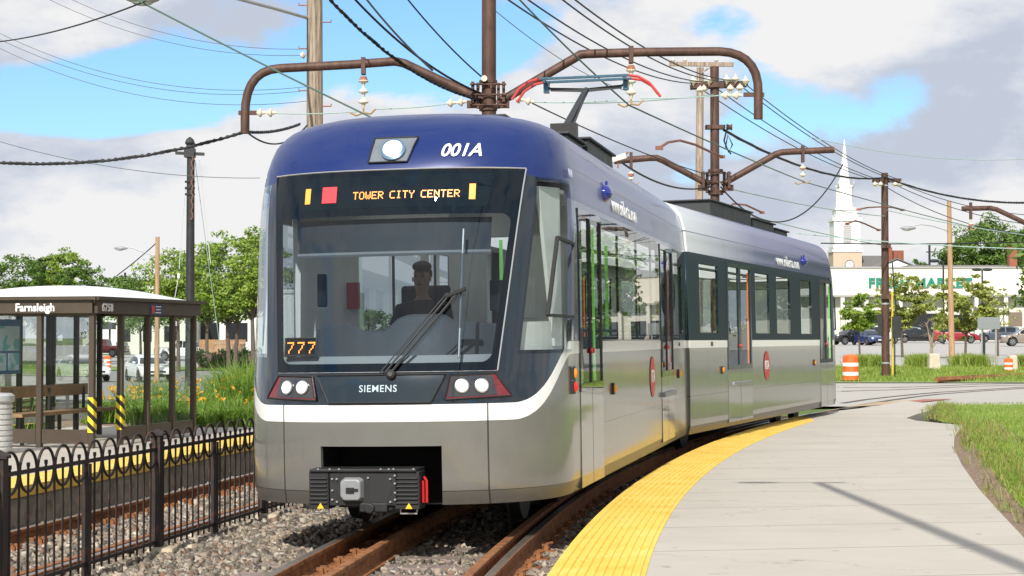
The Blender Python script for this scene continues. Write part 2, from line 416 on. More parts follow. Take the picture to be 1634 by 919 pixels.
# worn painted platform lip ends here; soil margin between platform and grass
soil_in = [G(a, b, PZ) for a, b in bp[1:8]]; soil_out = [G(a, b, PZ) for a, b in ((1700, 858), (1668, 800), (1630, 745), (1595, 706), (1570, 690), (1560, 680), (1560, 674))]
strip('soil_margin', [p + V(-.05, 0, -.02) for p in soil_in], [p + V(.5, .3, 0.0) for p in soil_out], M_soil)
# grass verge sheet on the right, slightly domed
M_turf = Mat('turf', (.1, .17, .03), .95); M_turf.set('Base Color', M_turf.ramp(M_turf.noise(1.3, 9, .7), [(.3, (.10, .18, .025)), (.5, (.17, .28, .04)), (.7, (.27, .34, .08))])); M_turf = M_turf.m
gb = [G(a, b, PZ) for a, b in ((1700, 870), (1650, 830), (1612, 786), (1580, 745), (1556, 712), (1545, 694), (1542, 680), (1528, 674), (1506, 673), (1492, 668), (1492, 660), (1496, 652), (1500, 645.5))]
gr = [V(12, p.y * .93, PZ) if p.y < 30 else V(22, p.y, PZ) for p in gb]
strip('grass_verge', [p + V(0, 0, -.01) for p in gb], [p + V(0, 0, .05) for p in gr], M_turf, nu=4)
# ---- road crossing beyond the platform, its kerb, far grass, lot
xs = arange(-6, 60, 12)
strip('road', [V(x, 43.2 + .02 * x, 0) for x in xs], [V(x, 66 - .02 * x, 0) for x in xs], M_road, nu=6, dz=.012)
strip('kerb', [V(x, 66 - .02 * x, 0) for x in xs], [V(x, 66.35 - .02 * x, 0) for x in xs], concrete('kerb_concrete', (.5, .48, .43), crack=False), dz=.05)
strip('far_grass', [V(x, 66.35 - .02 * x, 0) for x in xs], [V(x, 86 + .03 * x, 0) for x in xs], M_turf, nu=6, dz=.03, follow=True)
strip('gravel_path', [G(1420, 606, .05), G(1470, 606, .05), G(1520, 607, .05), G(1640, 606, .05)], [G(1440, 601, .05), G(1490, 600, .05), G(1530, 595, .05), G(1650, 588, .05)], M_ballast, dz=.02)
strip('parking_lot', [V(x, 86 + .03 * x, 0) for x in arange(2, 110, 12)], [V(x, 225, 0) for x in arange(2, 110, 12)], M_lot, nu=12, dz=.02, follow=True)
# ---- street on the left
strip('street', [V(x, 41, 0) for x in arange(-90, 2, 12)], [V(x, 126, 0) for x in arange(-90, 2, 12)], M_asph, nu=16, dz=.015, follow=True)
strip('street_verge', [V(x, 126, 0) for x in arange(-90, 2, 12)], [V(x, 137, 0) for x in arange(-90, 2, 12)], M_turf, nu=4, dz=.06, follow=True)
strip('car_park', [V(x, 137, 0) for x in arange(-90, 2, 12)], [V(x, 205, 0) for x in arange(-90, 2, 12)], M_lot, nu=8, dz=.04, follow=True)
M_paint = simple('lane_paint', (.7, .7, .66), .7)
for y0, y1 in ((88, 88.2), (91.5, 91.7), (100, 100.15)):
    o = strip('lane_marking', [V(-70, y0, 0), V(-40, y0, 0), V(-6, y0, 0)], [V(-70, y1, 0), V(-40, y1, 0), V(-6, y1, 0)], M_paint, dz=.03, follow=True)
# ---- ballast
def bz(x, y):
    f = fence_x(y); return interp(x - f, [(-.9, -.36), (-.1, -.24), (1.0, -.18)])
def fence_x(y): return -3.04 + .1667 * (y - 15.6)
m_ = []; ys = arange(8, 41, 33)
sheet_l = [V(-8, y, -.36) for y in ys]; 
bmb = MB()
xsb = [-6.5, -3.2, -.9, -.5, -.1, .3, 1.0, 2.0, 3.0, 4.0, 6.0]
for y in ys:
    f = fence_x(y)
    for dx in xsb: bmb.v.append(V(f + dx, y, interp(dx, [(-.9, -.36), (-.1, -.24), (1.0, -.18)])))
k = len(xsb)
for i in range(len(ys) - 1):
    for j in range(k - 1): bmb.f.append((i * k + j, i * k + j + 1, (i + 1) * k + j + 1, (i + 1) * k + j)); bmb.mi.append(0)
tag(bmb.build('ballast_bed', M_ballast, fixn=False), kind='structure')
def stones(name, pts, smin, smax, mat, seed=1):
    rng = np.random.default_rng(seed); bm = bmesh.new(); bmesh.ops.create_icosphere(bm, subdivisions=1, radius=1)
    bm.free(); bm = bmesh.new(); bmesh.ops.create_cube(bm, size=1.5); bmesh.ops.triangulate(bm, faces=bm.faces); base = np.array([v.co[:] for v in bm.verts]); fc = np.array([[v.index for v in f.verts] for f in bm.faces]); bm.free()
    N = len(pts); k = len(base); s = rng.uniform(smin, smax, (N, 1, 1)) * rng.uniform(.55, 1.25, (N, 1, 3))
    vv = base[None] * (1 + rng.uniform(-.42, .30, (N, k, 1))) * s
    a, b, c = rng.uniform(0, 6.28, (3, N)); ca, sa, cb, sb, cc, sn = np.cos(a), np.sin(a), np.cos(b), np.sin(b), np.cos(c), np.sin(c)
    Rm = np.empty((N, 3, 3)); Rm[:, 0] = np.stack([ca * cb, ca * sb * sn - sa * cc, ca * sb * cc + sa * sn], 1)
    Rm[:, 1] = np.stack([sa * cb, sa * sb * sn + ca * cc, sa * sb * cc - ca * sn], 1); Rm[:, 2] = np.stack([-sb, cb * sn, cb * cc], 1)
    vv = np.einsum('nij,nkj->nki', Rm, vv) + pts[:, None, :]
    ff = fc[None] + (np.arange(N) * k)[:, None, None]
    return tag(fastmesh(name, vv.reshape(-1, 3), ff.reshape(-1, 3), mat), kind='stuff')
M_stone = Mat('ballast_stone', (.3, .3, .3), .85)
M_stone.set('Base Color', M_stone.mix(M_stone.noise(14, 5, .6) * .35, M_stone.ramp(M_stone.island(), [(0, (.07, .062, .05)), (.25, (.15, .135, .11)), (.5, (.23, .21, .17)), (.62, (.34, .27, .19)), (.8, (.42, .39, .33)), (.92, (.18, .09, .05)), (1, (.60, .54, .44))]), (.12, .07, .04))); M_stone = M_stone.m
def scatter(n, y0, y1, xa, xb, seed):
    rng = np.random.default_rng(seed); y = rng.uniform(y0, y1, n); t = rng.uniform(0, 1, n)
    a = np.array([xa(v) for v in y]); b = np.array([xb(v) for v in y]); x = a + (b - a) * t
    z = np.array([bz(p, q) for p, q in zip(x, y)]) + rng.uniform(-.01, .018, n)
    return np.stack([x, y, z], 1)
stones('ballast_stones', np.concatenate([scatter(11500, 11.0, 19, lambda y: fence_x(y) - .2, lambda y: Xe(y) - .02, 1), scatter(2500, 19, 27, lambda y: fence_x(y) - .2, lambda y: Xe(y) - .02, 5),
    scatter(8000, 12.0, 27, lambda y: fence_x(y) - 2.6, lambda y: fence_x(y), 2)]), .022, .042, M_stone)
# ---- rails
M_rail = Mat('rust_rail', (.25, .1, .04), .8, .2)
M_rail.set('Base Color', M_rail.ramp(M_rail.noise(9, 8, .7), [(.3, (.10, .035, .015)), (.5, (.27, .11, .04)), (.7, (.42, .19, .08))])); M_rail.bump(M_rail.noise(60, 3), .4, .004); M_rail = M_rail.m
M_head = simple('rail_head', (.42, .36, .31), .32, .8, var=.25, scale=14)
M_tie = Mat('timber_tie', (.2, .16, .14), .9); M_tie.set('Base Color', M_tie.ramp(M_tie.noise(6, 8, .75, stretch=(1, 8, 8)), [(.3, (.09, .06, .05)), (.5, (.22, .17, .15)), (.7, (.36, .29, .26))])); M_tie = M_tie.m
RP = [(-.07, -.15), (.07, -.15), (.07, -.138), (.012, -.118), (.010, -.045), (.035, -.036), (.036, -.006), (.030, 0), (-.030, 0), (-.036, -.006), (-.035, -.036), (-.010, -.045), (-.012, -.118), (-.07, -.138)]
def rail(fn, off, d0, d1, name='rail', parent=None, shiny=True, z=0.0, step=.7, prof=RP):
    m = MB(); n = int((d1 - d0) / step) + 1; k = len(prof)
    for i in range(n + 1):
        d = d0 + (d1 - d0) * i / n
        for o, zz in prof: m.v.append(fn(d, off + o, z + zz))
    for i in range(n):
        for j in range(k): m.f.append((i * k + j, (i + 1) * k + j, (i + 1) * k + (j + 1) % k, i * k + (j + 1) % k)); m.mi.append(1 if shiny and j == 7 else 0)
    m.f.append(tuple(range(k))); m.mi.append(0); m.f.append(tuple(n * k + j for j in reversed(range(k)))); m.mi.append(0)
    return m.build(name, [M_rail, M_head], parent)
t1 = thing('railway_track', 'rusty rails with inner guard rails on ballast under the light rail train', 'railway track', (0, 0, 0))
t2 = thing('railway_track', 'empty rusty track between the iron fence and the shelter platform', 'railway track', (0, 0, 0))
rail(trk1, -.7535, 6, 46, parent=t1); rail(trk1, .7535, 6, 46, parent=t1)
rail(trk1, -.36, 6, 38, 'guard_rail', t1, False); rail(trk1, .60, 6, 38, 'guard_rail', t1, False)
Z2 = -.20
rail(trk2, -.7535, 8, 48, parent=t2, z=Z2); rail(trk2, .7535, 8, 48, parent=t2, z=Z2); rail(trk2, .58, 8, 44, 'guard_rail', t2, False, z=Z2 - .02)
def tie_at(fn, d, par, z):
    a = fn(d, 0, 0); t = (fn(d + .1, 0, 0) - a).normalized(); M = frame((t.y, -t.x, 0), (0, 0, 1), a)
    o = tie_proto.copy(); COL.objects.link(o); o.parent = par; o.matrix_basis = Matrix.Translation((0, 0, z)) @ M
    for s in (-.7535, .7535):
        c = plate_proto.copy(); COL.objects.link(c); c.parent = o; c.matrix_basis = Matrix.Translation((s, 0, 0)) @ Matrix.Rotation(0 if s > 0 else math.pi, 4, 'Z')
tp = MB(); tp.box((0, 0, -.235), (2.6, .23, .17)); tie_proto = tp.build('tie', M_tie, bevel=.01)
pp = MB(); pp.box((-.03, 0, -.148), (.46, .19, .016)); 
for sx in (-.12, .12, -.2):
    for sy in (-.06, .06): pp.box((sx, sy, -.122), (.035, .035, .045)); pp.box((sx * .9, sy, -.097), (.05, .03, .02))
pp.tube([(.09, -.05, -.13), (.12, -.05, -.09), (.16, 0, -.085), (.12, .05, -.09), (.09, .05, -.13)], .012, 6)
plate_proto = pp.build('tie_plate', M_rail)
d = 10.6
while d < 21: tie_at(trk1, d, t1, 0); d += .58
d = 11.5
while d < 30: tie_at(trk2, d, t2, Z2); d += .6
bpy.data.objects.remove(tie_proto); bpy.data.objects.remove(plate_proto)
# rails set flush in the road
M_darkrail = simple('street_rail', (.09, .07, .06), .6, .3)
t3 = thing('railway_track', 'pair of dark curved rails set flush in the road behind the train', 'railway track', (0, 0, 0))
def streetrail(pts, z=.02, w=.09, name='rail'):
    m = MB(); P_ = [G(a, b, z) for a, b in pts]
    for i, p in enumerate(P_):
        t = (P_[min(i + 1, len(P_) - 1)] - P_[max(0, i - 1)]).normalized(); n = V(-t.y, t.x, 0)
        m.v += [p - n * w, p + n * w, p - n * w + V(0, 0, -.05), p + n * w + V(0, 0, -.05)]
    for i in range(len(P_) - 1):
        a = i * 4; b = a + 4; m.f += [(a, a + 1, b + 1, b), (a, b, b + 2, a + 2), (a + 1, a + 3, b + 3, b + 1)]; m.mi += [0] * 3
    return m.build(name, M_darkrail, t3)
streetrail([(1345, 652), (1380, 645), (1420, 638.5), (1460, 633), (1500, 628.5), (1560, 624), (1640, 619)])
streetrail([(1345, 643), (1380, 637.5), (1420, 633), (1460, 629), (1500, 625.5), (1560, 622), (1640, 617)])
streetrail([(1345, 618), (1420, 618.5), (1500, 615.5), (1560, 613), (1640, 611.5)])
streetrail([(1345, 624), (1420, 622), (1500, 618.5), (1560, 616), (1640, 614)])
m = MB(); pa = [G(a, b, .06) for a, b in ((1496, 609.5), (1530, 608), (1570, 606), (1600, 604), (1650, 601))]
m.tube([p + V(0, 0, .07) for p in pa], .09, 4); m.tube([p + V(.3, 1.4, .07) for p in pa], .09, 4)
o = m.build('rail', M_rail); tag(o, 'rusty pair of raised rails at the gravel edge beyond the road', 'railway track')
strip('brick_paving', [G(a, b, .02) for a, b in ((1430, 643), (1475, 637.5))], [G(a, b, .02) for a, b in ((1465, 642.5), (1520, 637))], simple('red_brick_paving', (.34, .13, .10), .9, var=.3, scale=20), dz=.012)
strip('tan_paving', [G(a, b, .02) for a, b in ((1345, 650), (1400, 642))], [G(a, b, .02) for a, b in ((1440, 644), (1470, 637.5))], simple('tan_paving', (.42, .31, .19), .9, var=.15, scale=3), dz=.004)
# ---- left platform slab with yellow edge
LZ = .08
def ledge(D, off=0.0, z=LZ):
    h = math.atan(.158); return V(-5.2 + .158 * (D - 18.5) - off * math.cos(h), D + off * math.sin(h), z)
m = MB(); dl = arange(8, 31.6, 20)
for d in dl:
    m.v += [ledge(d, 0, LZ - .02), ledge(d, .02, LZ), ledge(d, 4.6, LZ), ledge(d, 0, -.6)]
for i in range(len(dl) - 1):
    a = i * 4; b = a + 4; m.f += [(a, a + 1, b + 1, b), (a + 1, a + 2, b + 2, b + 1), (a + 3, a, b, b + 3)]; m.mi += [0, 0, 1]
n = len(m.v) - 4; m.f.append((n, n + 1, n + 2, n + 3)); m.mi.append(1)
p2 = m.build('platform', [concrete('left_platform_concrete', (.42, .385, .33), crack=False), M_wall], fixn=False); tag(p2, kind='structure')
m = MB()
for d in dl: m.v += [ledge(d, -.015, LZ - .10), ledge(d, -.015, LZ + .012), ledge(d, .60, LZ + .012)]
for i in range(len(dl) - 1):
    a = i * 3; b = a + 3; m.f += [(a, a + 1, b + 1, b), (a + 1, a + 2, b + 2, b + 1)]; m.mi += [0, 0]
m.build('tactile_strip', yel, p2, fixn=False)
# planting bed
strip('flower_bed', [V(-12, 31.9, 0), V(-7, 31.9, 0), V(-2.4, 31.3, 0)], [V(-12, 41, 0), V(-7, 41, 0), V(-1, 41, 0)], M_soil, nu=4, dz=-.02)
#@@PART
# ================================================================ the train
# section-local frame: x towards the nose tip, y to the side, z up (rail head = 0)
TIP = V(-1.045, 14.5, 0)
MA = Matrix.Translation(TIP) @ Matrix.Rotation(R(-101.25), 4, 'Z') @ Matrix.Rotation(R(.9), 4, 'X')
MBw = Matrix.Translation(V(1.13, 25.23, 0)) @ Matrix.Rotation(R(70.65), 4, 'Z') @ Matrix.Rotation(R(-.8), 4, 'X') @ Matrix.Translation((13.3, 0, 0))
train = thing('light_rail_train', 'long blue and silver light rail train at the curved platform', 'train', matrix=MA)
MBrel = MA.inverted() @ MBw
WT = [(.30, 1.345), (.41, 1.372), (.77, 1.375), (2.6, 1.375), (2.8, 1.367), (2.93, 1.352), (3.03, 1.346), (3.09, 1.340), (3.2, 1.315), (3.3, 1.285), (3.38, 1.235), (3.44, 1.165), (3.49, 1.06), (3.53, .92), (3.56, .72), (3.58, .47), (3.59, .22), (3.595, 0)]
PT = [(.30, -.05), (.41, -.012), (.77, 0), (1.10, 0), (1.28, -.025), (1.42, -.06), (1.62, -.11), (2.0, -.205), (2.4, -.30), (2.66, -.37), (2.8, -.41), (2.93, -.45), (3.03, -.485), (3.09, -.51), (3.2, -.575), (3.3, -.66), (3.4, -.765), (3.48, -.88), (3.53, -1.0), (3.56, -1.14), (3.58, -1.35), (3.59, -1.58), (3.595, -1.8)]
UT = [(1.1, -1.30), (2.93, -1.47), (3.09, -1.52), (3.3, -1.62), (3.5, -1.75), (3.595, -1.95)]
NT = [(3.0, 2.5), (3.595, 2.9)]
def wz(z): return interp(z, WT)
def surf(phi, z, off=0.0):
    """nose surface: phi in degrees, -90..90, positive towards +y"""
    def pt(ph, zz):
        w = wz(zz); p = interp(zz, PT); us = interp(zz, UT); n = interp(zz, NT); a = p - us
        s = math.sin(R(abs(ph))); c = math.cos(R(ph))
        return V(us + a * max(c, 0) ** (2 / n), math.copysign(w * s ** (2 / n), ph), zz)
    q = pt(phi, z)
    if off:
        e = .6; du = pt(min(phi + e, 90), z) - pt(max(phi - e, -90), z); dz = pt(phi, min(z + .01, 3.59)) - pt(phi, max(z - .01, .3))
        n = du.cross(dz)
        if n.length > 1e-9: q = q + n.normalized() * off * (1 if n.dot(V(1, 0, 0)) + n.dot(V(0, math.copysign(.3, phi), 0)) > 0 else -1)
    return q
def v2phi(v, z=1.0):
    r = min(1, abs(v) / wz(z)); n = interp(z, NT); return math.copysign(math.degrees(math.asin(r ** (n / 2))), v)
def sv(v, z, off=0.0): return surf(v2phi(v, z), z, off)
def phiw(z): return interp(z, [(1.42, 36.2), (2.66, 43)])
def phic(z): return interp(z, [(1.5, 47), (2.93, 55.5)])
ZL = [.30, .34, .41, .5, .64, .77, .9, 1.0, 1.10, 1.15, 1.28, 1.36, 1.42, 1.47, 1.52, 1.62, 1.70, 1.8, 2.0, 2.2, 2.4, 2.55, 2.66, 2.74, 2.80, 2.87, 2.93, 2.98, 3.03, 3.09, 3.14, 3.2, 3.25, 3.3, 3.35, 3.4, 3.44, 3.48, 3.51, 3.54, 3.56, 3.575, 3.585, 3.59, 3.595]
INTERIOR = simple('interior_panel', (.78, .78, .76), .5, var=.05)
def body_mat(name, L, A, joint, seams, hseam, band_dark, blue_ends, matt=0.0):
    m = Mat(name, (.3, .3, .3), .25); u, v, z = m.coords()
    av = v.abs()
    S = u.ss(-1.15, -.30, 0, 1)            # 1 at the nose, 0 along the side
    zs = 1.585 - S * .485                  # top of the white stripe
    zb = 2.80 + u.ss(-1.35, -1.12) * .13 + u.ss(-1.0, -.50) * .10   # bottom of the upper band
    zbot = zs - .105 - S * .03
    upper = z.gt(zb); dark = z.gt(zs) * (1 - upper); white = z.gt(zbot) * (1 - z.gt(zs)); skirt = z.lt(.41)
    pillar = u.lt(-1.19) * u.gt(-1.52)
    g = ((u + A) / (joint + A)).clamp()     # 0 near the cab, 1 at the joint
    up = m.ramp(g, blue_ends)
    blue = u.ss(-2.2, -1.25); up = m.mix(blue, up, (.003, .019, .125))
    n = m.noise(3, 6, .6); grime = m.noise(1.2, 7, .7, stretch=(1, 1, .4))
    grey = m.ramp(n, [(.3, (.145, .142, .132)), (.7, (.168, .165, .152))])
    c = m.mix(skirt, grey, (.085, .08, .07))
    c = m.mix(white, c, (.80, .80, .79))
    band = m.mix(u.lt(-1.19), (.0028, .010, .018), band_dark)
    c = m.mix(dark, c, band)
    c = m.mix(pillar * dark, c, (.16, .17, .30))
    c = m.mix(upper, c, up)
    dirt = (1 - z.ss(.3, 1.0)) * grime.ss(.45, .75) * .35
    c = m.mix(dirt, c, (.16, .13, .09)); stk = m.noise(9, 5, .7, stretch=(1, 1, .06)); c = m.mix(stk.ss(.55, .8) * (1 - z.ss(1.2, 3.2) * .5) * .16, c, (.10, .085, .06))
    ln = None
    def add(e):
        nonlocal ln; ln = e if ln is None else ln.mx(e)
    for s in seams: add((u - s).abs().lt(.006) * z.lt(1.47))
    for s in seams: add((u - s).abs().lt(.005) * z.gt(2.80) * z.lt(3.07) )
    add((z - hseam).abs().lt(.006) * u.lt(-2.9))
    add((z - 3.085).abs().lt(.007) * u.lt(-1.35))
    add((av - .85).abs().lt(.006) * z.lt(1.1) * u.gt(-.5))
    add((z - .41).abs().lt(.003))
    c = m.mix(ln * .88, c, (.01, .01, .01))
    m.set('Base Color', c)
    met = (1 - white) * (1 - dark) * (1 - skirt)
    m.set('Metallic', met * (upper * .15 + .35) * (1 - blue * .8)); m.set('Roughness', .30 - dark * .2 + skirt * .2 + dark * u.lt(-1.19) * .35 * matt)
    m.set('Coat Weight', .8 - skirt * .5 - upper * .55 - dark * u.lt(-1.19) * (.4 + .6 * matt)); m.set('Specular IOR Level', .5 - dark * u.lt(-1.19) * .42 * matt); m.set('Coat Roughness', .04 + (1 - upper) * (1 - dark) * .05); m.set('Coat IOR', 1.5)
    return m.m
def section(M, L, holes, body_m, dz_roof=0.0):
    """L: length from tip to joint; holes: (u0,u1,z0,z1) on both sides"""
    us_fixed = sorted({u for h in holes for u in h[:2]} | {-L} | set(-1.62 - .75 * i for i in range(int((L - 1.7) / .75))), reverse=True)
    us_fixed = [u for u in us_fixed if u >= -L]
    # drop near duplicates (keep hole edges)
    keep = {round(u, 3) for h in holes for u in h[:2]} | {-L}; out = []
    for u in us_fixed:
        if round(u, 3) in keep or all(abs(u - k) > .12 for k in keep): out.append(u)
    us_fixed = out
    segs = [(0, 16.4, 4), (16.4, 'w', 5), ('w', 'c', 3), ('c', 85, 8), (85, 90, 2)]
    def anchors(z):
        d = {'w': phiw(z), 'c': phic(z)}; r = []; k = []
        for a, b, n in segs:
            a_ = d.get(a, a); b_ = d.get(b, b)
            for i in range(n): r.append(a_ + (b_ - a_) * i / n)
        r.append(90); return r
    na = len(anchors(1)); mb = MB(); cols = []
    for z in ZL:
        ph = anchors(z); row = []
        w = wz(z); us = interp(z, UT)
        st = [V(min(u, us - .012 * (i + 1)), w, z) for i, u in enumerate(us_fixed)]
        for p in reversed(st): row.append(V(p.x, -p.y, p.z))
        for a in reversed(ph[1:]): row.append(surf(-a, z))
        for a in ph: row.append(surf(a, z))
        row += st; cols.append(row)
        mb.v += row
    ns = len(us_fixed); nc = len(cols[0]); idx = lambda r, c: r * nc + c
    s_c16, s_w = 4, 9; c_c, c_85 = 12, 20
    def hole(c, r):
        z0, z1 = ZL[r], ZL[r + 1]; zc = (z0 + z1) / 2
        if c < ns - 1 or c >= nc - ns:      # straight
            i = c if c < ns - 1 else nc - 2 - c
            # station pair
            if c < ns - 1: ua, ub = us_fixed[ns - 1 - c], us_fixed[ns - 2 - c]
            else:
                j = c - (nc - ns); ua, ub = us_fixed[j + 1], us_fixed[j] if True else 0
            um = (ua + ub) / 2
            return any(h[1] < um < h[0] and h[2] < zc < h[3] for h in holes)
        mid = ns + na - 1
        k = c - mid if c >= mid else mid - 1 - c
        if k >= na - 1: return False
        if k < s_c16 and zc < .77: return True
        if k < s_w and 1.42 < zc < 2.66: return True
        if c_c <= k < c_85 and 1.52 < zc < 2.93: return True
        return False
    for r in range(len(ZL) - 1):
        for c in range(nc - 1):
            if not hole(c, r): mb.f.append((idx(r, c), idx(r, c + 1), idx(r + 1, c + 1), idx(r + 1, c))); mb.mi.append(0)
    o = mb.build('body', [body_m, INTERIOR], train, smooth_=True, matrix=M, fixn=False, angle=50)
    s = o.modifiers.new('thickness', 'SOLIDIFY'); s.thickness = .035; s.offset = -1; s.material_offset = 1; s.material_offset_rim = 0
    dg = bpy.context.evaluated_depsgraph_get(); me2 = bpy.data.meshes.new_from_object(o.evaluated_get(dg)); o.modifiers.clear(); o.data = me2
    me2.set_sharp_from_angle(angle=R(40)); return o
LA, LB = 10.86, 13.25
holesA = [(-1.56, -2.90, 1.15, 2.74), (-2.98, -7.55, 1.62, 2.74), (-7.72, -9.05, 1.15, 2.74), (-9.25, -10.5, 1.62, 2.74)]
fB = lambda b: -(13.3 - b)      # distance from joint -> local x of section B
wB = [(.68, 1.83), (4.50, 5.60), (6.25, 7.45), (8.5, 9.55)]
dB = [(2.42, 4.15), (10.45, 11.85)]
holesB = [(fB(b), fB(a), 1.70, 2.66) for a, b in wB] + [(fB(b), fB(a), 1.15, 2.74) for a, b in dB]
bmA = body_mat('body_paint_front', LA, 1.5, -10.9, [-1.5, -2.22, -2.95, -7.68, -8.4, -9.1], .82, (.03, .04, .05),
    [(0, (.11, .12, .27)), (.35, (.13, .145, .28)), (.75, (.20, .225, .34)), (1, (.36, .39, .46))])
bmB = body_mat('body_paint_rear', LB, 1.5, -13.3, [fB(a) for a in (2.38, 3.3, 4.2, 10.35, 11.15, 11.9)], .82, (.022, .040, .052),
    [(0, (.025, .035, .16)), (.3, (.05, .062, .22)), (.6, (.13, .15, .32)), (.82, (.50, .53, .60)), (1, (.86, .88, .89))], 1.0)
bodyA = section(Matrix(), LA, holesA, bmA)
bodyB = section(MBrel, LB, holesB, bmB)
GL = glassmat('clear_glass', (.80, .85, .85), .5)
GLB = glassmat('rear_side_glass', (.66, .70, .71), .22)
GLS = glassmat('side_glass', (.62, .68, .68), 1.05)
def frit_front(u, v, z):
    half = z * .1 + .727            # .87 at 1.43, .99 at 2.63
    dx = v.abs() - (half - .08); dz = (z - 2.035).abs() - (.605 - .08)
    q = ((dx.mx(0) * dx.mx(0) + dz.mx(0) * dz.mx(0)).sqrt() + dx.mx(dz).mn(0)) - .08
    return q.lt(0)
GLW = glassmat('windscreen_glass', (.49, .55, .60), 1.1, frit_front)
BLACK = simple('black_plastic', (.012, .012, .013), .45, var=0)
DARKG = simple('dark_grey_metal', (.03, .032, .034), .5, .2, var=.2)
GREYM = simple('grey_plastic', (.22, .23, .24), .4, var=.1)
WHITE = simple('white_lettering', (.85, .85, .85), .5, var=0)
RED = simple('red_plastic', (.5, .02, .02), .3, var=0)
ORANGE = emit('amber_lens', (.55, .20, .01), .25)
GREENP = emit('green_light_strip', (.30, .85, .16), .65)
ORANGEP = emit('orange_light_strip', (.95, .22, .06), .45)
GLOSSF = Mat('gloss_black_frame', (.02, .022, .026), .02, 0, Coat_Weight=.5).m
SEAM = simple('silver_trim', (.5, .5, .5), .3, .6, var=0)
def windscreen(M):
    g = MB(); edge = lambda z: interp(z, [(1.36, .915), (3.02, 1.075)])
    def fn(a, b):
        z = 1.36 + (3.02 - 1.36) * b; return sv((2 * a - 1) * edge(z), z, .008)
    g.grid(fn, 36, 24); o = g.build('windscreen', GLW, train, True, matrix=M, fixn=False)
    t = MB()
    t.tube([sv(edge(z), z, .010) for z in arange(1.36, 3.02, 10)], .006, 5)
    t.tube([sv(v, 3.022, .010) for v in arange(-1.075, 1.075, 16)], .006, 5)
    t.tube([sv(v, 1.358, .007) for v in arange(-.915, .915, 16)], .003, 5)
    t.build('window_seal', SEAM, o)
    t = MB(); t.tube([sv(-edge(z), z, .008) for z in arange(1.36, 3.02, 10)], .005, 5)
    t.build('window_seal', BLACK, o)
    return o
ws = windscreen(Matrix())
windscreen(MBrel)
def cabwin(M, s):
    g = MB()
    def fn(a, b):
        z = 1.49 + (2.96 - 1.49) * b; zc = min(2.93, max(1.52, z)); pa = phic(zc) - 1; return surf(s * (pa + (87 - pa) * a), z, .006)
    g.grid(fn, 16, 14); o = g.build('cab_window', GL, train, True, matrix=M, fixn=False)
    # opening light frame
    if (s > 0) == (M == Matrix()):
        t = MB(); pts = []
        for ph, z in ((67, 2.45), (83, 2.41), (83, 1.79), (61, 1.80), (67, 2.45)):
            pts.append(surf(s * ph, z, .028))
        for a, b in zip(pts, pts[1:]): t.bar(a, b, .03, .025)
        t.build('window_frame', BLACK, o)
    return o
for s in (1, -1): cabwin(Matrix(), s); cabwin(MBrel, s)
def sidepane(M, u0, u1, z0, z1, s, name='window', mat=None):
    g = MB(); zs = [z0 + (z1 - z0) * i / 6 for i in range(7)]
    g.grid(lambda a, b: V(u0 + (u1 - u0) * a, s * (wz(z0 + (z1 - z0) * b) + .004), z0 + (z1 - z0) * b), 2, 6)
    return g.build(name, mat or GLS, train, True, matrix=M, fixn=False)
for s in (1, -1):
    sidepane(Matrix(), -2.96, -7.57, 1.60, 2.76, s); sidepane(Matrix(), -9.23, -10.52, 1.60, 2.76, s)
    for a, b in wB: sidepane(MBrel, fB(b) - .01, fB(a) + .01, 1.69, 2.67, s, mat=GLB)
mull = MB()
for s in (1, -1):
    for u in (-4.12, -5.6, -6.9): mull.box((u, s * 1.36, 2.18), (.05, .02, 1.14))
mull.build('mullion', DARKG, train)
# ---- doors
frame_m = simple('door_frame_paint', (.02, .035, .045), .25, var=0)
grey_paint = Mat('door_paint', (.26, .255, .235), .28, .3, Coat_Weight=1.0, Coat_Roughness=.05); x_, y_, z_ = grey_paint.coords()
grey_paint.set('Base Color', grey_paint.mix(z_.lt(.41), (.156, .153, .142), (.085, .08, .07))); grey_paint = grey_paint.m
glassy = {}
def door(M, u0, u1, s, frm, pole, lo=.36):
    """two leaves between u0 (nearer the nose) and u1"""
    um = (u0 + u1) / 2
    for a, b in ((u0, um), (um, u1)):
        a -= .008; b += .008
        d = MB(); c = (a + b) / 2; wd = a - b
        y = lambda z: s * (wz(z) + .006)
        d.box((c, s * (1.375 - .012), (1.15 + lo) / 2), (wd, .036, 1.15 - lo))
        leaf = d.build('door', grey_paint, train, bevel=.004, matrix=M)
        f = MB(); t = .065 if frm is frame_m else .022
        for zz, hh in ((1.18, .07), (2.715, .06)): f.box((c, y(zz) - s * .012, zz), (wd, .036, hh))
        for xx in (a - t / 2, b + t / 2): f.box((xx, s * 1.366, 1.95), (t, .036, 1.47))
        f.build('door_frame', frm, leaf)
        g = MB(); g.grid(lambda p, q: V(a - t + (b - a + 2 * t) * p, s * (wz(1.21 + 1.48 * q) - .004), 1.21 + 1.48 * q), 1, 4); g.build('door_glass', GLS if frm is GLOSSF else GLB, leaf, fixn=False)
        if a == u0 - .008: pass
        h = MB(); xx = b + .28 if M == Matrix() else a - .10
        h.bar((xx, s * 1.345, 1.22), (xx, s * 1.345, 2.64), .026, .02); h.build('handrail', pole, leaf) if (a != u0 - .008) == (M == Matrix()) else None
        k = MB(); xx = (b + .05) if a == u0 - .008 else (a - .05)
        k.lathe([(.026, 0), (.026, .012), (.015, .018)], (xx, s * 1.382, 1.50), 10, axis=(0, s, 0))
        k.lathe([(.035, 0), (.035, .02), (.02, .03)], (xx, s * 1.382, 2.02), 10, axis=(0, s, 0)) if False else None
        k.build('door_button', RED, leaf)
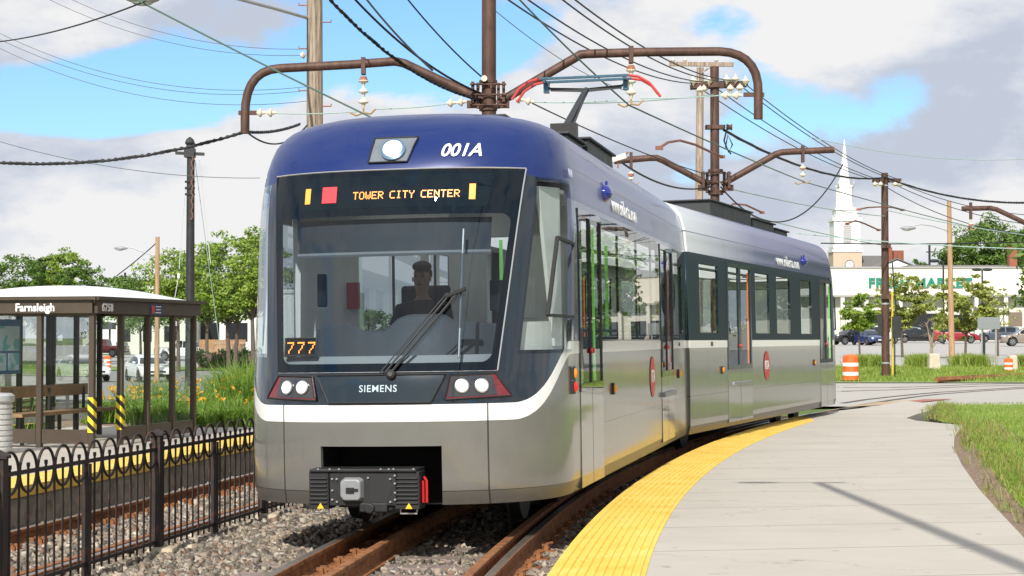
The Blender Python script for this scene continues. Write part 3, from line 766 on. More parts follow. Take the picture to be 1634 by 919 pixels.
for s in (1, -1):
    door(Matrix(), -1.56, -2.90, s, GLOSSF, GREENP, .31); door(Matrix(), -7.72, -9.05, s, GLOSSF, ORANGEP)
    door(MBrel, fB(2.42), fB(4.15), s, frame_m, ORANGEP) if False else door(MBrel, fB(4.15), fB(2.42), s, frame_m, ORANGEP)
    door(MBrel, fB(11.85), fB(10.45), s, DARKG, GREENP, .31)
st = MB()
for M_, u in ((Matrix(), -8.38), (MBrel, fB(3.3))):
    for s in (1, -1): st.box((u, s * 1.395, .93), (1.25, .05, .055), M=M_)
st.build('door_step', GREYM, train, bevel=.006)
# ---- small side fittings
def marker(M, u, z, s, mat, sz=.075):
    b = MB(); b.box((u, s * 1.382, z), (sz * 1.2, .03, sz * 1.5)); o = b.build('marker_light', BLACK, train, bevel=.006, matrix=M)
    l = MB(); l.sphere((u, s * 1.396, z), sz * .48, 8, sc=(1, .8, 1.15)); l.build('lens', mat, o, True)
for s in (1, -1):
    marker(Matrix(), -1.16, 1.315, s, ORANGE, .08); marker(Matrix(), -1.16, 1.20, s, emit('red_lens', (.6, .01, .01), .5), .08)
    marker(Matrix(), -3.55, 1.12, s, ORANGE); marker(Matrix(), -9.6, 1.15, s, ORANGE)
    marker(MBrel, fB(2.0), 1.15, s, ORANGE); marker(MBrel, fB(9.75), 1.16, s, ORANGE)
BLUEP = Mat('blue_camera_dome', (.01, .02, .25), .15, .2, Coat_Weight=1.0).m
def pod(M, u, s):
    b = MB(); b.sphere((u, s * 1.35, 3.02), .09, 16, sc=(1.3, .8, .95)); b.lathe([(.018, 0), (.012, .05)], (u - .03, s * 1.36, 3.09), 8); b.build('camera_pod', BLUEP, train, True, matrix=M)
for s in (1, -1): pod(Matrix(), -3.45, s); pod(MBrel, fB(9.0), s)
def logo(M, u, z, s, r=.235):
    Mx = frame((-s, 0, 0), (0, s, 0), (u, s * 1.378, z)) if M is None else M @ frame((-s, 0, 0), (0, s, 0), (u, s * 1.378, z))
    m = MB(); n = 28; m.v = [V(r * math.cos(6.2832 * i / n), r * math.sin(6.2832 * i / n), 0.004) for i in range(n)]; m.f = [tuple(range(n))]; m.mi = [0]
    o = m.build('emblem', simple('logo_red', (.62, .025, .03), .4, var=0), train, matrix=Mx, fixn=False)
    t = text('lettering', 'RTA', .19, Matrix.Translation((0, 0, .008)), WHITE, o, .001, .006, sx=1.05, space=.78)
for s in (1, -1): logo(None, -6.8, 1.17, s); logo(MBrel, fB(5.3), 1.17, s)
def sidetext(M, u, z, s, txt, size, mat=WHITE, y=None, tilt=0.12, **k):
    yy = (wz(z) + .014) if y is None else y
    Mx = M @ frame((-s, 0, 0), (0, s * math.cos(tilt), math.sin(tilt)), (u, s * yy, z))
    return text('lettering', txt, size, Mx, mat, train, .002, **k)
for s in (1, -1):
    sidetext(Matrix(), -4.75, 2.94, s, 'www.riderta.com', .25, off=.0, sx=.95, space=1.12)
    o = sidetext(MBrel, fB(7.4), 2.94, s, 'www.riderta.com', .27, off=.001, sx=.98, space=1.12)
    sidetext(Matrix(), -1.34, 3.02, s, '001', .11, simple('pale_lettering', (.45, .47, .62), .5, var=0), tilt=.15, space=1.2)
    sidetext(Matrix(), -9.8, 1.53, s, '001', .07, BLACK, y=1.380, tilt=0); sidetext(MBrel, fB(1.4), 1.53, s, '001', .09, BLACK, y=1.380, tilt=0)
# flip for section B: its nose points away, so text on the platform side runs the other way already
# ---- front face
def patch(name, corners, off, mat, parent=train, n=10, th=.0, seal=None):
    """corners: (v,z) quad order bl, br, tr, tl"""
    g = MB(); (a, b, c, d) = corners
    g.grid(lambda s, t: sv(lerp(lerp(a[0], b[0], s), lerp(d[0], c[0], s), t), lerp(lerp(a[1], b[1], s), lerp(d[1], c[1], s), t), off), n, 4)
    o = g.build(name, mat, parent, True, fixn=False)
    if seal:
        t_ = MB(); pts = []
        for (p, q) in ((a, b), (b, c), (c, d), (d, a)):
            for i in range(6): pts.append(sv(lerp(p[0], q[0], i / 6), lerp(p[1], q[1], i / 6), off + .002))
        pts.append(pts[0]); t_.tube(pts, .008, 5, caps=False); t_.build('trim', seal, o)
    return o
REDL = Mat('red_lamp_lens', (.15, .006, .010), .12, Coat_Weight=1.0).m
LENSB = Mat('dark_lamp_housing', (.03, .03, .035), .1, Coat_Weight=1.0).m
LAMP = emit('lit_lamp', (1, .97, .92), 1.6)
for s in (1, -1):
    c = [(s * .53, 1.135), (s * 1.02, 1.155), (s * .90, 1.335), (s * .57, 1.325)]
    h = patch('headlight', c if s > 0 else [c[1], c[0], c[3], c[2]], .012, REDL, seal=BLACK)
    c = [(s * .55, 1.155), (s * .915, 1.168), (s * .875, 1.322), (s * .58, 1.316)]
    patch('housing', c if s > 0 else [c[1], c[0], c[3], c[2]], .017, LENSB, h)
    for v in (.655, .80):
        p = sv(s * v, 1.24, .018); nrm = (sv(s * v, 1.24, .1) - sv(s * v, 1.24, .0)).normalized()
        l = MB(); l.lathe([(.058, 0), (.058, .012), (.050, .016)], p, 18, axis=nrm); l.build('lamp', [SEAM], h, True)
        l = MB(); l.lathe([(.047, .0), (.045, .012), (.03, .018), (.0, .02)], p + nrm * .008, 18, axis=nrm); l.build('lamp', [LAMP], h, True)
gp = Mat('grille_panel', (.006, .016, .024), .18, Coat_Weight=.6).m
pn = patch('front_panel', [(-.42, 1.115), (.42, 1.115), (.53, 1.335), (-.53, 1.335)], .014, gp, n=14, seal=BLACK)
def wraptext(txt, v0, z0, size, lift, mat, par, bold=.0012, **k):
    o = text('lettering', txt, size, Matrix(), mat, par, .002, off=bold, **k); off = lift
    for v_ in o.data.vertices:
        c = v_.co; v_.co = sv(v0 + c.x, z0 + c.y, off + max(0, c.z))
    o.data.update(); return o
wraptext('SIEMENS', -.005, 1.225, .078, .020, simple('pale_blue_lettering', (.42, .52, .58), .5, var=0), pn, bold=.0008, space=1.1)
# top lamp
ph_ = patch('headlight', [(-.20, 3.085), (.13, 3.085), (.19, 3.30), (-.18, 3.30)], .010, simple('lamp_surround', (.20, .23, .26), .2, .3, var=.1), seal=BLACK)
p = sv(0.0, 3.185, .012); nrm = (sv(0.0, 3.185, .1) - sv(0.0, 3.185, 0)).normalized()
l = MB(); l.lathe([(.108, 0), (.108, .02), (.09, .028)], p, 20, axis=nrm); l.build('lamp', simple('blue_grey_rim', (.12, .2, .3), .3, .3, var=0), ph_, True)
l = MB(); l.lathe([(.085, 0), (.082, .02), (.05, .032), (0, .036)], p + nrm * .012, 20, axis=nrm); l.build('lamp', emit('top_lamp', (.8, .85, .9), .75), ph_, True)
o = wraptext('001A', .565, 3.17, .155, .008, WHITE, train, bold=.003, shear=.22)
# LED destination sign
FONT = {'T': '1111100100001000010000100001000010 0', 'O': '01110100011000110001100011000101110', 'W': '10001100011000110101101011010101010', 'E': '11111100001000011110100001000011111',
 'R': '11110100011000111110101001001010001', 'C': '01111100001000010000100001000001111', 'I': '01110001000010000100001000010001110', 'Y': '10001100010101000100001000010000100', 'N': '10001110011010110101100111000110001', '7': '11111000010001000010001000100001000'}
FONT['T'] = '11111001000010000100001000010000100'
AMB = emit('amber_led', (1.0, .36, .06), .75)
def dots(txt, v0, z0, pit, off, dm, name, mat, par, r=.42):
    m = MB(); x = v0
    for ch in txt:
        if ch != ' ':
            for i, b in enumerate(FONT[ch]):
                if b == '1':
                    vv = x + (i % 5) * pit; zz = z0 + (6 - i // 5) * pit
                    p = sv(vv, zz, off); h = pit * r
                    q = sv(vv + h, zz, off); t = sv(vv, zz + h, off); a = q - p; b_ = t - p
                    m.add([p - a - b_, p + a - b_, p + a + b_, p - a + b_], [(0, 1, 2, 3)])
        x += pit * (6 if ch != ' ' else 5)
    return m.build(name, mat, par, fixn=False)
disp = patch('destination_sign', [(-.77, 2.70), (.80, 2.70), (.84, 2.97), (-.82, 2.97)], .0095, Mat('sign_black', (.004, .01, .016), .0, Specular_IOR_Level=.3).m, n=16)
dots('TOWER CITY CENTER', -.305, 2.78, .0090, .013, 1, 'lettering', AMB, disp, .46)
def led(v0, v1, z0, z1, mat): patch('light_bar', [(v0, z0), (v1, z0), (v1, z1), (v0, z1)], .013, mat, disp, 2)
led(-.745, -.695, 2.755, 2.885, emit('amber_block', (.75, .33, .05), .55)); led(.655, .705, 2.755, 2.885, emit('amber_block', (.75, .33, .05), .55)); led(-.585, -.455, 2.755, 2.89, emit('red_block', (.72, .04, .05), .5))
rn = patch('run_number_sign', [(-.86, 1.50), (-.555, 1.50), (-.555, 1.64), (-.86, 1.64)], .004, BLACK, n=3, seal=DARKG)
for i in range(3): dots('7', -.825 + .1 * i, 1.522, .0135, .0125, 1, 'digit', AMB, rn, .42)
# wiper
wp = MB(); a = sv(.10, 1.345, .04); b = sv(.60, 1.97, .085)
wp.bar(a, b, .020, .018); wp.tube([a + V(0, -.05, 0), b + V(0, -.04, .02)], .009, 6); wp.tube([a + V(0, -.09, 0), b + V(0, -.09, .0)], .006, 6)
wp.lathe([(.04, 0), (.04, .05), (.02, .06)], sv(.10, 1.335, .0), 12, axis=(1, 0, .2)); wp.bar(b + V(0, -.10, -.03), b + V(0, .06, .03), .05, .03)
wiper = wp.build('wiper', BLACK, train, bevel=.003)
wb = MB(); wb.tube([sv(.625, z, .035) for z in arange(1.46, 2.50, 8)], .011, 6); wb.tube([sv(.625, z, .055 + .02 * math.sin(i)) for i, z in enumerate(arange(1.7, 2.3, 4))], .008, 5)
wb.build('wiper_blade', simple('wiper_blade_grey', (.10, .13, .16), .3, .6, var=0), wiper)
# ---- coupler
cp = MB(); X0 = .10
cp.box((-.25, -.10, .45), (.6, .50, .34)); cp.box((X0 + .02, -.10, .455), (.06, .60, .30)); cp.box((X0 - .08, -.105, .615), (.30, .92, .03)); cp.box((X0 + .03, -.02, .29), (.05, .24, .08)); cp.lathe([(.045, 0), (.045, .06)], (X0 + .02, -.05, .285), 12, axis=(1, 0, 0))
CBLK = simple('coupler_black', (.014, .0145, .015), .6, .1, var=.35, scale=12)
coup = cp.build('coupler', CBLK, train, bevel=.01, matrix=Matrix.Translation((-.02, 0, .035)) @ Matrix.Diagonal((1, .95, .90, 1)))
for c, w_ in ((-.49, .17), (.27, .21)):
    e = MB(); e.box((X0 - .05, c, .44), (.20, w_, .33)); 
    for k in range(7): e.box((X0 + .055, c, .33 + k * .036), (.02, w_ - .02, .016))
    eb = e.build('coupler_side_box', simple('ribbed_rubber', (.012, .0125, .014), .6, var=.2), coup, bevel=.006)
    tr = MB(); q = X0 + .068; yy = c + .02; tr.prism([V(q, yy - .03, .283), V(q, yy + .03, .283), V(q, yy, .333)], (.004, 0, 0)); tr.build('warning_triangle', simple('warning_yellow', (.8, .5, .02), .5, var=0), coup)
    fb = MB(); fb.tube([(X0, c - .07, .27), (X0, c - .07, .235), (X0, c + .07, .235), (X0, c + .07, .27)], .009, 6); fb.build('bracket', SEAM, coup)
gb_ = MB(); gb_.add([V(X0 + .05, -.20 + .10 * a, .45 + .105 * b) for a, b in ((-.7, -1), (.8, -1), (1, -.7), (1, .8), (.7, 1), (-.6, 1), (-1, .7), (-1, -.6))] + [V(X0 + .11, -.20 + .085 * a, .45 + .09 * b) for a, b in ((-.7, -1), (.8, -1), (1, -.7), (1, .8), (.7, 1), (-.6, 1), (-1, .7), (-1, -.6))],
    [tuple(range(8, 16))] + [(i, (i + 1) % 8, 8 + (i + 1) % 8, 8 + i) for i in range(8)])
gb_.build('coupler_cover', simple('coupler_cover_grey', (.23, .24, .25), .4, var=.1), coup, bevel=.01)
k_ = MB(); k_.box((X0 + .113, -.20, .445), (.012, .07, .05)); k_.box((X0 + .12, -.165, .452), (.012, .07, .018)); k_.build('keyhole', BLACK, coup)
k_ = MB(); k_.add([V(X0 + .052, -.06 + .20 * a, .45 + .11 * b) for a, b in ((0, .9), (.15, 1), (.85, 1), (1, .8), (.95, -.2), (.75, -1), (.1, -1))], [tuple(range(7))]); k_.build('recess', simple('recess_black', (.012, .013, .014), .6, var=0), coup)
bl = MB()
for yy, zz in ((-.33, .54), (-.33, .34), (-.06, .55), (.13, .54), (.13, .34), (-.37, .54), (-.37, .44), (-.37, .36), (.17, .57), (.17, .50), (.17, .42), (.17, .36), (-.49, .625), (-.39, .625), (-.31, .625), (.05, .625), (.12, .625), (.16, .625), (.33, .625)):
    bl.sphere((X0 + .06, yy, zz), .011, 6)
bl.build('bolt', SEAM, coup)
hd = MB(); hd.tube([(X0 - .04, .395, .55), (X0 - .02, .42, .52), (X0 - .02, .42, .33), (X0 - .02, .39, .33), (X0 - .02, .39, .52)], .011, 6); hd.build('release_handle', RED, coup)
dk = MB(); dk.box((-.72, 0, .56), (.04, 1.3, .62)); 
for s in (-1, 1): dk.box((-.42, s * .535, .54), (.56, .03, .52))
dk.box((-.42, 0, .805), (.56, 1.08, .02)); dk.build('coupler_pocket', simple('pocket_black', (.006, .006, .006), .9, var=0), train)
# ---- joint bellows, floor, ceiling, underframe, bogies
bw = MB(); Mi = Matrix()
for i in range(7):
    t = i / 6; Mf = MA.inverted() @ Matrix()
    a = V(-LA + .05 - (.30) * t, 0, 0)
    k = .93 if i % 2 else 1.0
    ring = [V(a.x, sy * wz(z) * k * .985, z) for sy, zs in ((-1, (.5, 1.2, 2.0, 2.8, 3.1, 3.35)), (1, (3.35, 3.1, 2.8, 2.0, 1.2, .5))) for z in zs]
    bw.v += ring
for i in range(6):
    for j in range(12): bw.f.append((i * 12 + j, i * 12 + (j + 1) % 12, (i + 1) * 12 + (j + 1) % 12, (i + 1) * 12 + j)); bw.mi.append(0)
bw.build('bellows', BLACK, train)
FLOORM = simple('saloon_floor', (.12, .13, .14), .6)
for M_, L in ((Matrix(), LA), (MBrel, LB)):
    f = MB(); f.box(((-L - 1.3) / 2, 0, .62), (L - 1.3, 2.64, .06)); f.build('floor', FLOORM, train, matrix=M_)
    f = MB(); f.box(((-L - 1.2) / 2, 0, 2.86), (L - 1.2, 2.6, .03)); f.build('ceiling_panel', INTERIOR, train, matrix=M_)
    f = MB(); f.box(((-L - 1.0) / 2, 0, .44), (L - 1.4, 2.3, .22)); f.box(((-L) * .5, 0, .30), (2.0, 2.0, .2)); f.build('underframe', simple('underframe_light_block', (.01, .01, .01), .8, var=0), train, matrix=M_)  # plain black boxes added to block light beneath the floor
    for u in ((-2.9, -9.8) if L < 12 else (-3.2, -12.2)):
        b = MB(); 
        for s in (-1, 1): b.box((u, s * .98, .38), (2.3, .12, .22)); b.box((u, s * 1.05, .33), (.5, .16, .16))
        b.box((u, 0, .40), (.5, 2.0, .2)); bo = b.build('bogie', DARKG, train, bevel=.02, matrix=M_)
        for du in (-.9, .9):
            for s in (-1, 1):
                wl = MB(); wl.lathe([(.30, -.07), (.33, -.06), (.30, -.04), (.295, .05), (.10, .055), (.08, .08)], (u + du, s * .74, .30), 20, axis=(0, s, 0)); wl.build('wheel', DARKG, bo, True)
# ---- interior furniture seen through the glass
seatm = simple('seat_shell', (.16, .22, .32), .4)
def seats(M, us, yy):
    for u in us:
        for y in yy:
            b = MB(); b.box((u, y, 1.03), (.42, .46, .07)); b.box((u - .2, y, 1.32), (.07, .46, .62)); b.box((u, y, .82), (.1, .3, .36))
            b.tube([(u - .2, y - .2, 1.62), (u - .2, y - .2, 1.70), (u - .2, y + .2, 1.70), (u - .2, y + .2, 1.62)], .014, 6)
            b.build('seat', seatm, train, bevel=.02, matrix=M)
seats(Matrix(), (-3.6, -4.5, -5.4, -6.3), (-.95, .95)); seats(MBrel, (fB(5.0), fB(5.8), fB(6.7), fB(7.6), fB(8.8)), (-.95, .95))
po = MB()
for u, y in ((-2.05, -.88), (-3.2, .6), (-7.4, -.5), (-9.3, .5)): po.tube([(u, y, .6), (u, y, 2.85)], .022, 8)
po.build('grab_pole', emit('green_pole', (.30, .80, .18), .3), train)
# cab console with humped top, cab rear partition
cs = MB()
topz = lambda v: interp(v, [(-.84, 1.50), (-.78, 1.74), (-.45, 1.76), (-.30, 1.70), (-.12, 1.70), (.0, 1.80), (.10, 1.83), (.38, 1.83), (.47, 1.77), (.84, 1.74)])
vs_l = arange(-.84, .84, 42)
uu = lambda v: -.62 - .30 * (abs(v) / .84) ** 2.5
prf = [(0.0, 1.48), (.0, 'a'), (-.03, 'b'), (-.35, 'b'), (-.45, 'c'), (-.45, .7), ]
for v in vs_l:
    t = topz(v); u0 = uu(v)
    cs.v += [V(u0 + .10, v, 1.42), V(u0 + .05, v, 1.52), V(u0, v, t - .02), V(u0 - .03, v, t), V(u0 - .16, v, t - .02), V(u0 - .30, v, 1.35), V(u0 - .30, v, .7)]
for i in range(42):
    for j in range(6): cs.f.append((i * 7 + j, (i + 1) * 7 + j, (i + 1) * 7 + j + 1, i * 7 + j + 1)); cs.mi.append(0)
cs.build('driver_console', simple('console_grey', (.12, .13, .14), .55, var=.06), train, True)
ds_ = MB(); ds_.grid(lambda a, b: surf((2 * a - 1) * 60, 1.44, -.05) + V(-.40 * b, 0, .0), 20, 1); ds_.build('dashboard', simple('dash_dark', (.05, .06, .065), .6, var=0), train, fixn=False)
rim = MB(); rim.grid(lambda a, b: surf((2 * a - 1) * 36, 1.44 + .065 * b, -.045 - .02 * b), 20, 1); rim.build('window_ledge', simple('ledge_white', (.6, .6, .58), .5, var=0), train, fixn=False)
bl_ = MB(); bl_.grid(lambda a, b: sv((2 * a - 1) * .86, 2.36 + .28 * b, -.09), 20, 1); blind = bl_.build('sun_blind', simple('blind_grey', (.07, .08, .09), .6, var=0), train, fixn=False)
bb = MB(); bb.tube([sv(v, 2.345, -.09) for v in arange(-.86, .86, 12)], .022, 6); bb.build('blind_bar', simple('blind_bar_grey', (.42, .43, .43), .5, var=0), blind)
pt = MB()
for y, w_ in ((-1.03, .62), (1.03, .62)): pt.box((-1.98, y, 1.75), (.04, w_, 2.1))
pt.box((-1.98, 0, 2.68), (.04, 2.6, .3)); pt.box((-1.98, -.10, 1.9), (.06, .07, 2.1)); pt.box((-1.98, .30, 1.75), (.04, .35, 2.1)); pt.box((-1.98, -.68, 1.1), (.04, .3, .8)); pt.box((-1.98, .62, 1.05), (.04, .35, .8))
part_ = pt.build('cab_partition', simple('partition_grey', (.78, .78, .76), .5, var=.05), train, bevel=.01)
rb = MB(); rb.box((-1.93, -.76, 2.03), (.06, .11, .24)); rb.build('fire_extinguisher_box', simple('crimson_box', (.45, .02, .05), .4, var=0), part_)
# pale pillar trim beside the cab windows and a rear-view screen
eq = MB(); eq.box((-.95, .80, 1.98), (.05, .16, .26)); eq.box((-.85, -.72, 2.05), (.05, .08, .28)); eq.build('cab_monitor', BLACK, train, bevel=.01)
eq = MB(); eq.box((-1.05, .98, 1.95), (.06, .22, .34)); eq.build('cab_panel', INTERIOR, train, bevel=.01)
for s in (1, -1):
    eq = MB(); eq.prism([surf(s * 60, 2.9, -.06), surf(s * 80, 2.9, -.06), surf(s * 82, 1.55, -.06), surf(s * 74, 1.55, -.06)], V(0, -s * .03, 0)); eq.build('pillar_trim', INTERIOR, train)
    eq = MB(); eq.grid(lambda a, b: surf(s * (50 + 38 * a), 1.52 + .24 * b, -.08), 8, 1); eq.build('window_ledge', INTERIOR, train, fixn=False)
# wide glowing panels added under the ceiling to brighten the dim interior
CFILL = emit('ceiling_fill_glow', (1, .98, .94), .9)
for M_, L in ((Matrix(), LA), (MBrel, LB)):
    for y in (-.55, .55):
        f = MB(); f.box(((-L - 2.2) / 2, y, 2.835), (L - 2.6, .7, .02)); f.build('ceiling_fill', CFILL, train, matrix=M_)
    f = MB(); f.box((-1.25, 0, 2.80), (.6, 1.3, .02)); f.build('ceiling_fill', CFILL, train, matrix=M_)
# driver seat
dsb = MB(); dsb.box((-1.30, .02, 1.32), (.44, .46, .10)); dsb.box((-1.53, .02, 1.72), (.09, .44, .75)); dsb.box((-1.30, .02, 1.0), (.2, .2, .6)); dsb.build('driver_seat', simple('seat_black', (.02, .02, .025), .7, var=0), train, bevel=.03)
# ---- roof equipment and pantograph
RB = simple('roof_box_black', (.022, .024, .026), .55, var=.2, scale=3)
def rbox(M, u0, u1, hv, z0, z1, ribs=False):
    b = MB(); b.box(((u0 + u1) / 2, 0, (z0 + z1) / 2), (abs(u1 - u0), 2 * hv, z1 - z0), taper=.985)
    b.box(((u0 + u1) / 2, 0, z1 + .012), (abs(u1 - u0) + .06, 2 * hv + .06, .025))
    if ribs:
        n = max(2, int(abs(u1 - u0) / .5))
        for i in range(n + 1):
            u = u0 + (u1 - u0) * i / n
            for s in (-1, 1): b.box((u, s * (hv + .005), (z0 + z1) / 2), (.03, .03, z1 - z0))
    return b.build('roof_box', RB, train, bevel=.008, matrix=M)
rbox(Matrix(), -2.7, -3.6, .50, 3.54, 3.71); rbox(Matrix(), -4.2, -5.3, .86, 3.40, 3.70); rbox(Matrix(), -5.35, -7.3, .90, 3.40, 3.77); rbox(Matrix(), -7.9, -8.6, .5, 3.5, 3.62)
rbox(MBrel, fB(1.2), fB(3.2), .85, 3.4, 3.53); rbox(MBrel, fB(3.4), fB(6.5), .92, 3.4, 3.76); rbox(MBrel, fB(6.7), fB(8.6), .90, 3.4, 3.68); rbox(MBrel, fB(8.75), fB(10.0), .88, 3.4, 3.62)
PANTM = simple('pantograph_blue_grey', (.06, .12, .17), .35, .6, var=.1)
def pantograph(M, u, base, hz, lean=1, c=(0, 0)):
    """head height hz above the rail; base top at z=base"""
    k = MB(); y0 = c[0]
    for s in (-1, 1): k.bar((u - .8, y0 + s * .42, 3.66), (u + .8, y0 + s * .42, 3.66), .07, .08)
    for s in (-.8, .8): k.bar((u + s, y0 - .42, 3.66), (u + s, y0 + .42, 3.66), .07, .08)
    for a in (-.8, .8):
        for s in (-.42, .42): k.lathe([(.05, 0), (.07, .02), (.05, .05), (.07, .07), (.04, .1)], (u + a, y0 + s, 3.56), 10)
    p = k.build('pantograph', DARKG, train, matrix=M)
    knee = V(u + lean * .95, y0, base); top = V(u - lean * .95, y0, hz - .16)
    a = MB(); a.tube([(u - lean * .5, y0, 3.72), knee], .05, 8); a.tube([(u - lean * .7, y0 - .15, 3.72), knee + V(0, -.12, -.06)], .02, 6); a.box(knee, (.16, .34, .20)); a.lathe([(.10, -.13), (.13, -.08), (.13, .05), (.08, .1)], knee + V(0, 0, -.10), 12); a.build('lower_arm', BLACK, p)
    a = MB(); a.tube([knee, top], [.062, .045], 8); a.tube([knee + V(0, .1, .03), top + V(0, .02, .0)], .015, 6)
    a.bar(top + V(0, -.5, .03), top, .04, .05); a.bar(top, top + V(0, .5, .03), .04, .05); a.build('upper_arm', DARKG, p)
    a = MB()
    for du in (-.17, .17):
        a.bar((top.x + du, y0 - .62, hz), (top.x + du, y0 + .62, hz), .05, .035); 
    for s in (-.56, .56): a.bar((top.x - .19, y0 + s, hz - .035), (top.x + .19, y0 + s, hz - .035), .04, .04); a.box((top.x, y0 + s, hz - .10), (.10, .07, .16)); a.tube([(top.x, y0 + s, hz - .16), (top.x, y0 + s * .9, hz - .10)], .02, 6)
    a.build('collector_head', PANTM, p, bevel=.004)
    hm = simple('pantograph_red', (.5, .04, .04), .4, var=0)
    for s in (-1, 1):
        for du in (-.17, .17):
            a = MB(); a.tube([(top.x + du, y0 + s * .62, hz), (top.x + du, y0 + s * .76, hz - .025), (top.x + du, y0 + s * .91, hz - .12), (top.x + du, y0 + s * 1.02, hz - .27)], .020, 7)
            a.build('horn', hm, p, True)
pantograph(Matrix(), -10.0, 4.30, 5.25, lean=1, c=(.02, 0))
# ---- the driver
def skinfig(name, joints, edges, radii, mat, parent, M, sub=2):
    me = bpy.data.meshes.new(name); me.from_pydata([tuple(j) for j in joints], edges, [])
    o = bpy.data.objects.new(name, me); COL.objects.link(o)
    sk = o.modifiers.new('skin', 'SKIN'); sb = o.modifiers.new('sub', 'SUBSURF'); sb.levels = sub; sb.render_levels = sub
    sk.use_smooth_shade = True
    for i, r in enumerate(radii): me.skin_vertices[0].data[i].radius = r if isinstance(r, tuple) else (r, r)
    me.skin_vertices[0].data[0].use_root = True
    dg = bpy.context.evaluated_depsgraph_get(); me2 = bpy.data.meshes.new_from_object(o.evaluated_get(dg)); bpy.data.objects.remove(o)
    me2.materials.clear(); me2.materials.append(mat); me2.polygons.foreach_set('use_smooth', [True] * len(me2.polygons))
    o = bpy.data.objects.new(name, me2); COL.objects.link(o); o.parent = parent; o.matrix_basis = M; return o
SKIN = simple('skin', (.36, .20, .13), .5, var=.06); SHIRT = simple('navy_uniform', (.010, .013, .022), .8, var=.2); HAIR = simple('dark_hair', (.012, .008, .006), .6, var=0)
drv = thing('person', 'driver in dark jacket with short dark hair sitting behind the train windscreen', 'person', matrix=MA @ Matrix.Translation((-1.27, .06, 1.37)))
J = [V(0, 0, .08), V(0, 0, .30), V(.02, 0, .50), V(.02, 0, .60), V(.035, 0, .67), V(.045, 0, .765), V(.04, 0, .86)]
E_ = [(0, 1), (1, 2), (2, 3), (3, 4), (4, 5), (5, 6)]; RA = [(.15, .11), (.14, .10), (.16, .10), (.048, .048), (.056, .052), (.078, .088), (.055, .068)]
def limb(j0, pts, rr):
    k = j0
    for p, r in zip(pts, rr):
        J.append(V(*p)); RA.append(r); E_.append((k, len(J) - 1)); k = len(J) - 1
    return k
for s in (-1, 1):
    h = limb(2, [(.02, s * .19, .50), (.10, s * .25, .26), (.34, s * .20, .22), (.40, s * .19, .23)], [.062, .048, .036, (.034, .022)])
    for f in range(4): limb(h, [(.45, s * (.16 + .022 * f), .235), (.485 - .006 * abs(f - 1.5), s * (.158 + .024 * f), .215)], [.0095, .0085])
    limb(h, [(.42, s * .145, .235), (.45, s * .135, .23)], [.011, .009])
    limb(0, [(.06, s * .11, .05), (.42, s * .12, .06), (.46, s * .12, -.38), (.56, s * .12, -.44)], [.09, .065, .045, .04])
body_ = skinfig('body', J, E_, RA, SKIN, drv, Matrix())
cl = skinfig('jacket', J[:3] + [V(.02, 0, .60)] + [V(.02, .19, .50), V(.10, .25, .26), V(.32, .205, .222), V(.02, -.19, .50), V(.10, -.25, .26), V(.32, -.205, .222)], [(0, 1), (1, 2), (2, 3), (2, 4), (4, 5), (5, 6), (2, 7), (7, 8), (8, 9)], [(.17, .13), (.17, .13), (.195, .135), .062, .09, .062, .047, .08, .062, .047], SHIRT, drv, Matrix())
hr = MB(); hr.sphere((.030, 0, .880), .094, 14, sc=(1.02, .90, .55)); hr.sphere((-.01, 0, .82), .088, 12, sc=(.8, .96, .95)); hr.build('hair', HAIR, drv, True)
fc = MB(); fc.sphere((.150, 0, .765), .016, 8, sc=(1, .7, 1.5)); 
for s in (-1, 1): fc.sphere((.045, s * .080, .77), .018, 8, sc=(.7, .35, 1.3))
fc.build('nose', SKIN, drv, True)
fc = MB()
for s in (-1, 1): fc.sphere((.134, s * .033, .795), .011, 8); fc.bar((.142, s * .018, .815), (.136, s * .05, .817), .006, .006)
fc.bar((.142, -.024, .722), (.142, .024, .722), .006, .006); fc.build('eye', HAIR, drv, True)
# bicycle hung inside the rear section
bk = thing('bicycle', 'bicycle hanging upright behind the first window of the rear section', 'bicycle', matrix=MBw @ Matrix.Translation((fB(1.35), .0, 0)) @ Matrix.Translation((0, -.75, 0)))
for z in (1.45, 2.25):
    wl = MB(); wl.tube([(.34 * math.cos(a), 0, z + .34 * math.sin(a)) for a in arange(0, 2 * math.pi, 28)], .022, 6, caps=False)
    for i in range(10): wl.tube([(0, 0, z), (.33 * math.cos(i * .628), 0, z + .33 * math.sin(i * .628))], .003, 3)
    wl.build('wheel', BLACK, bk, True)
fr = MB(); fr.tube([(0, 0, 1.45), (.25, 0, 1.75), (.1, 0, 2.05), (0, 0, 2.25)], .018, 6); fr.tube([(0, 0, 1.45), (-.1, 0, 1.8), (.1, 0, 2.05)], .014, 6); fr.tube([(.25, 0, 1.75), (-.1, 0, 1.8)], .016, 6); fr.build('frame', DARKG, bk)
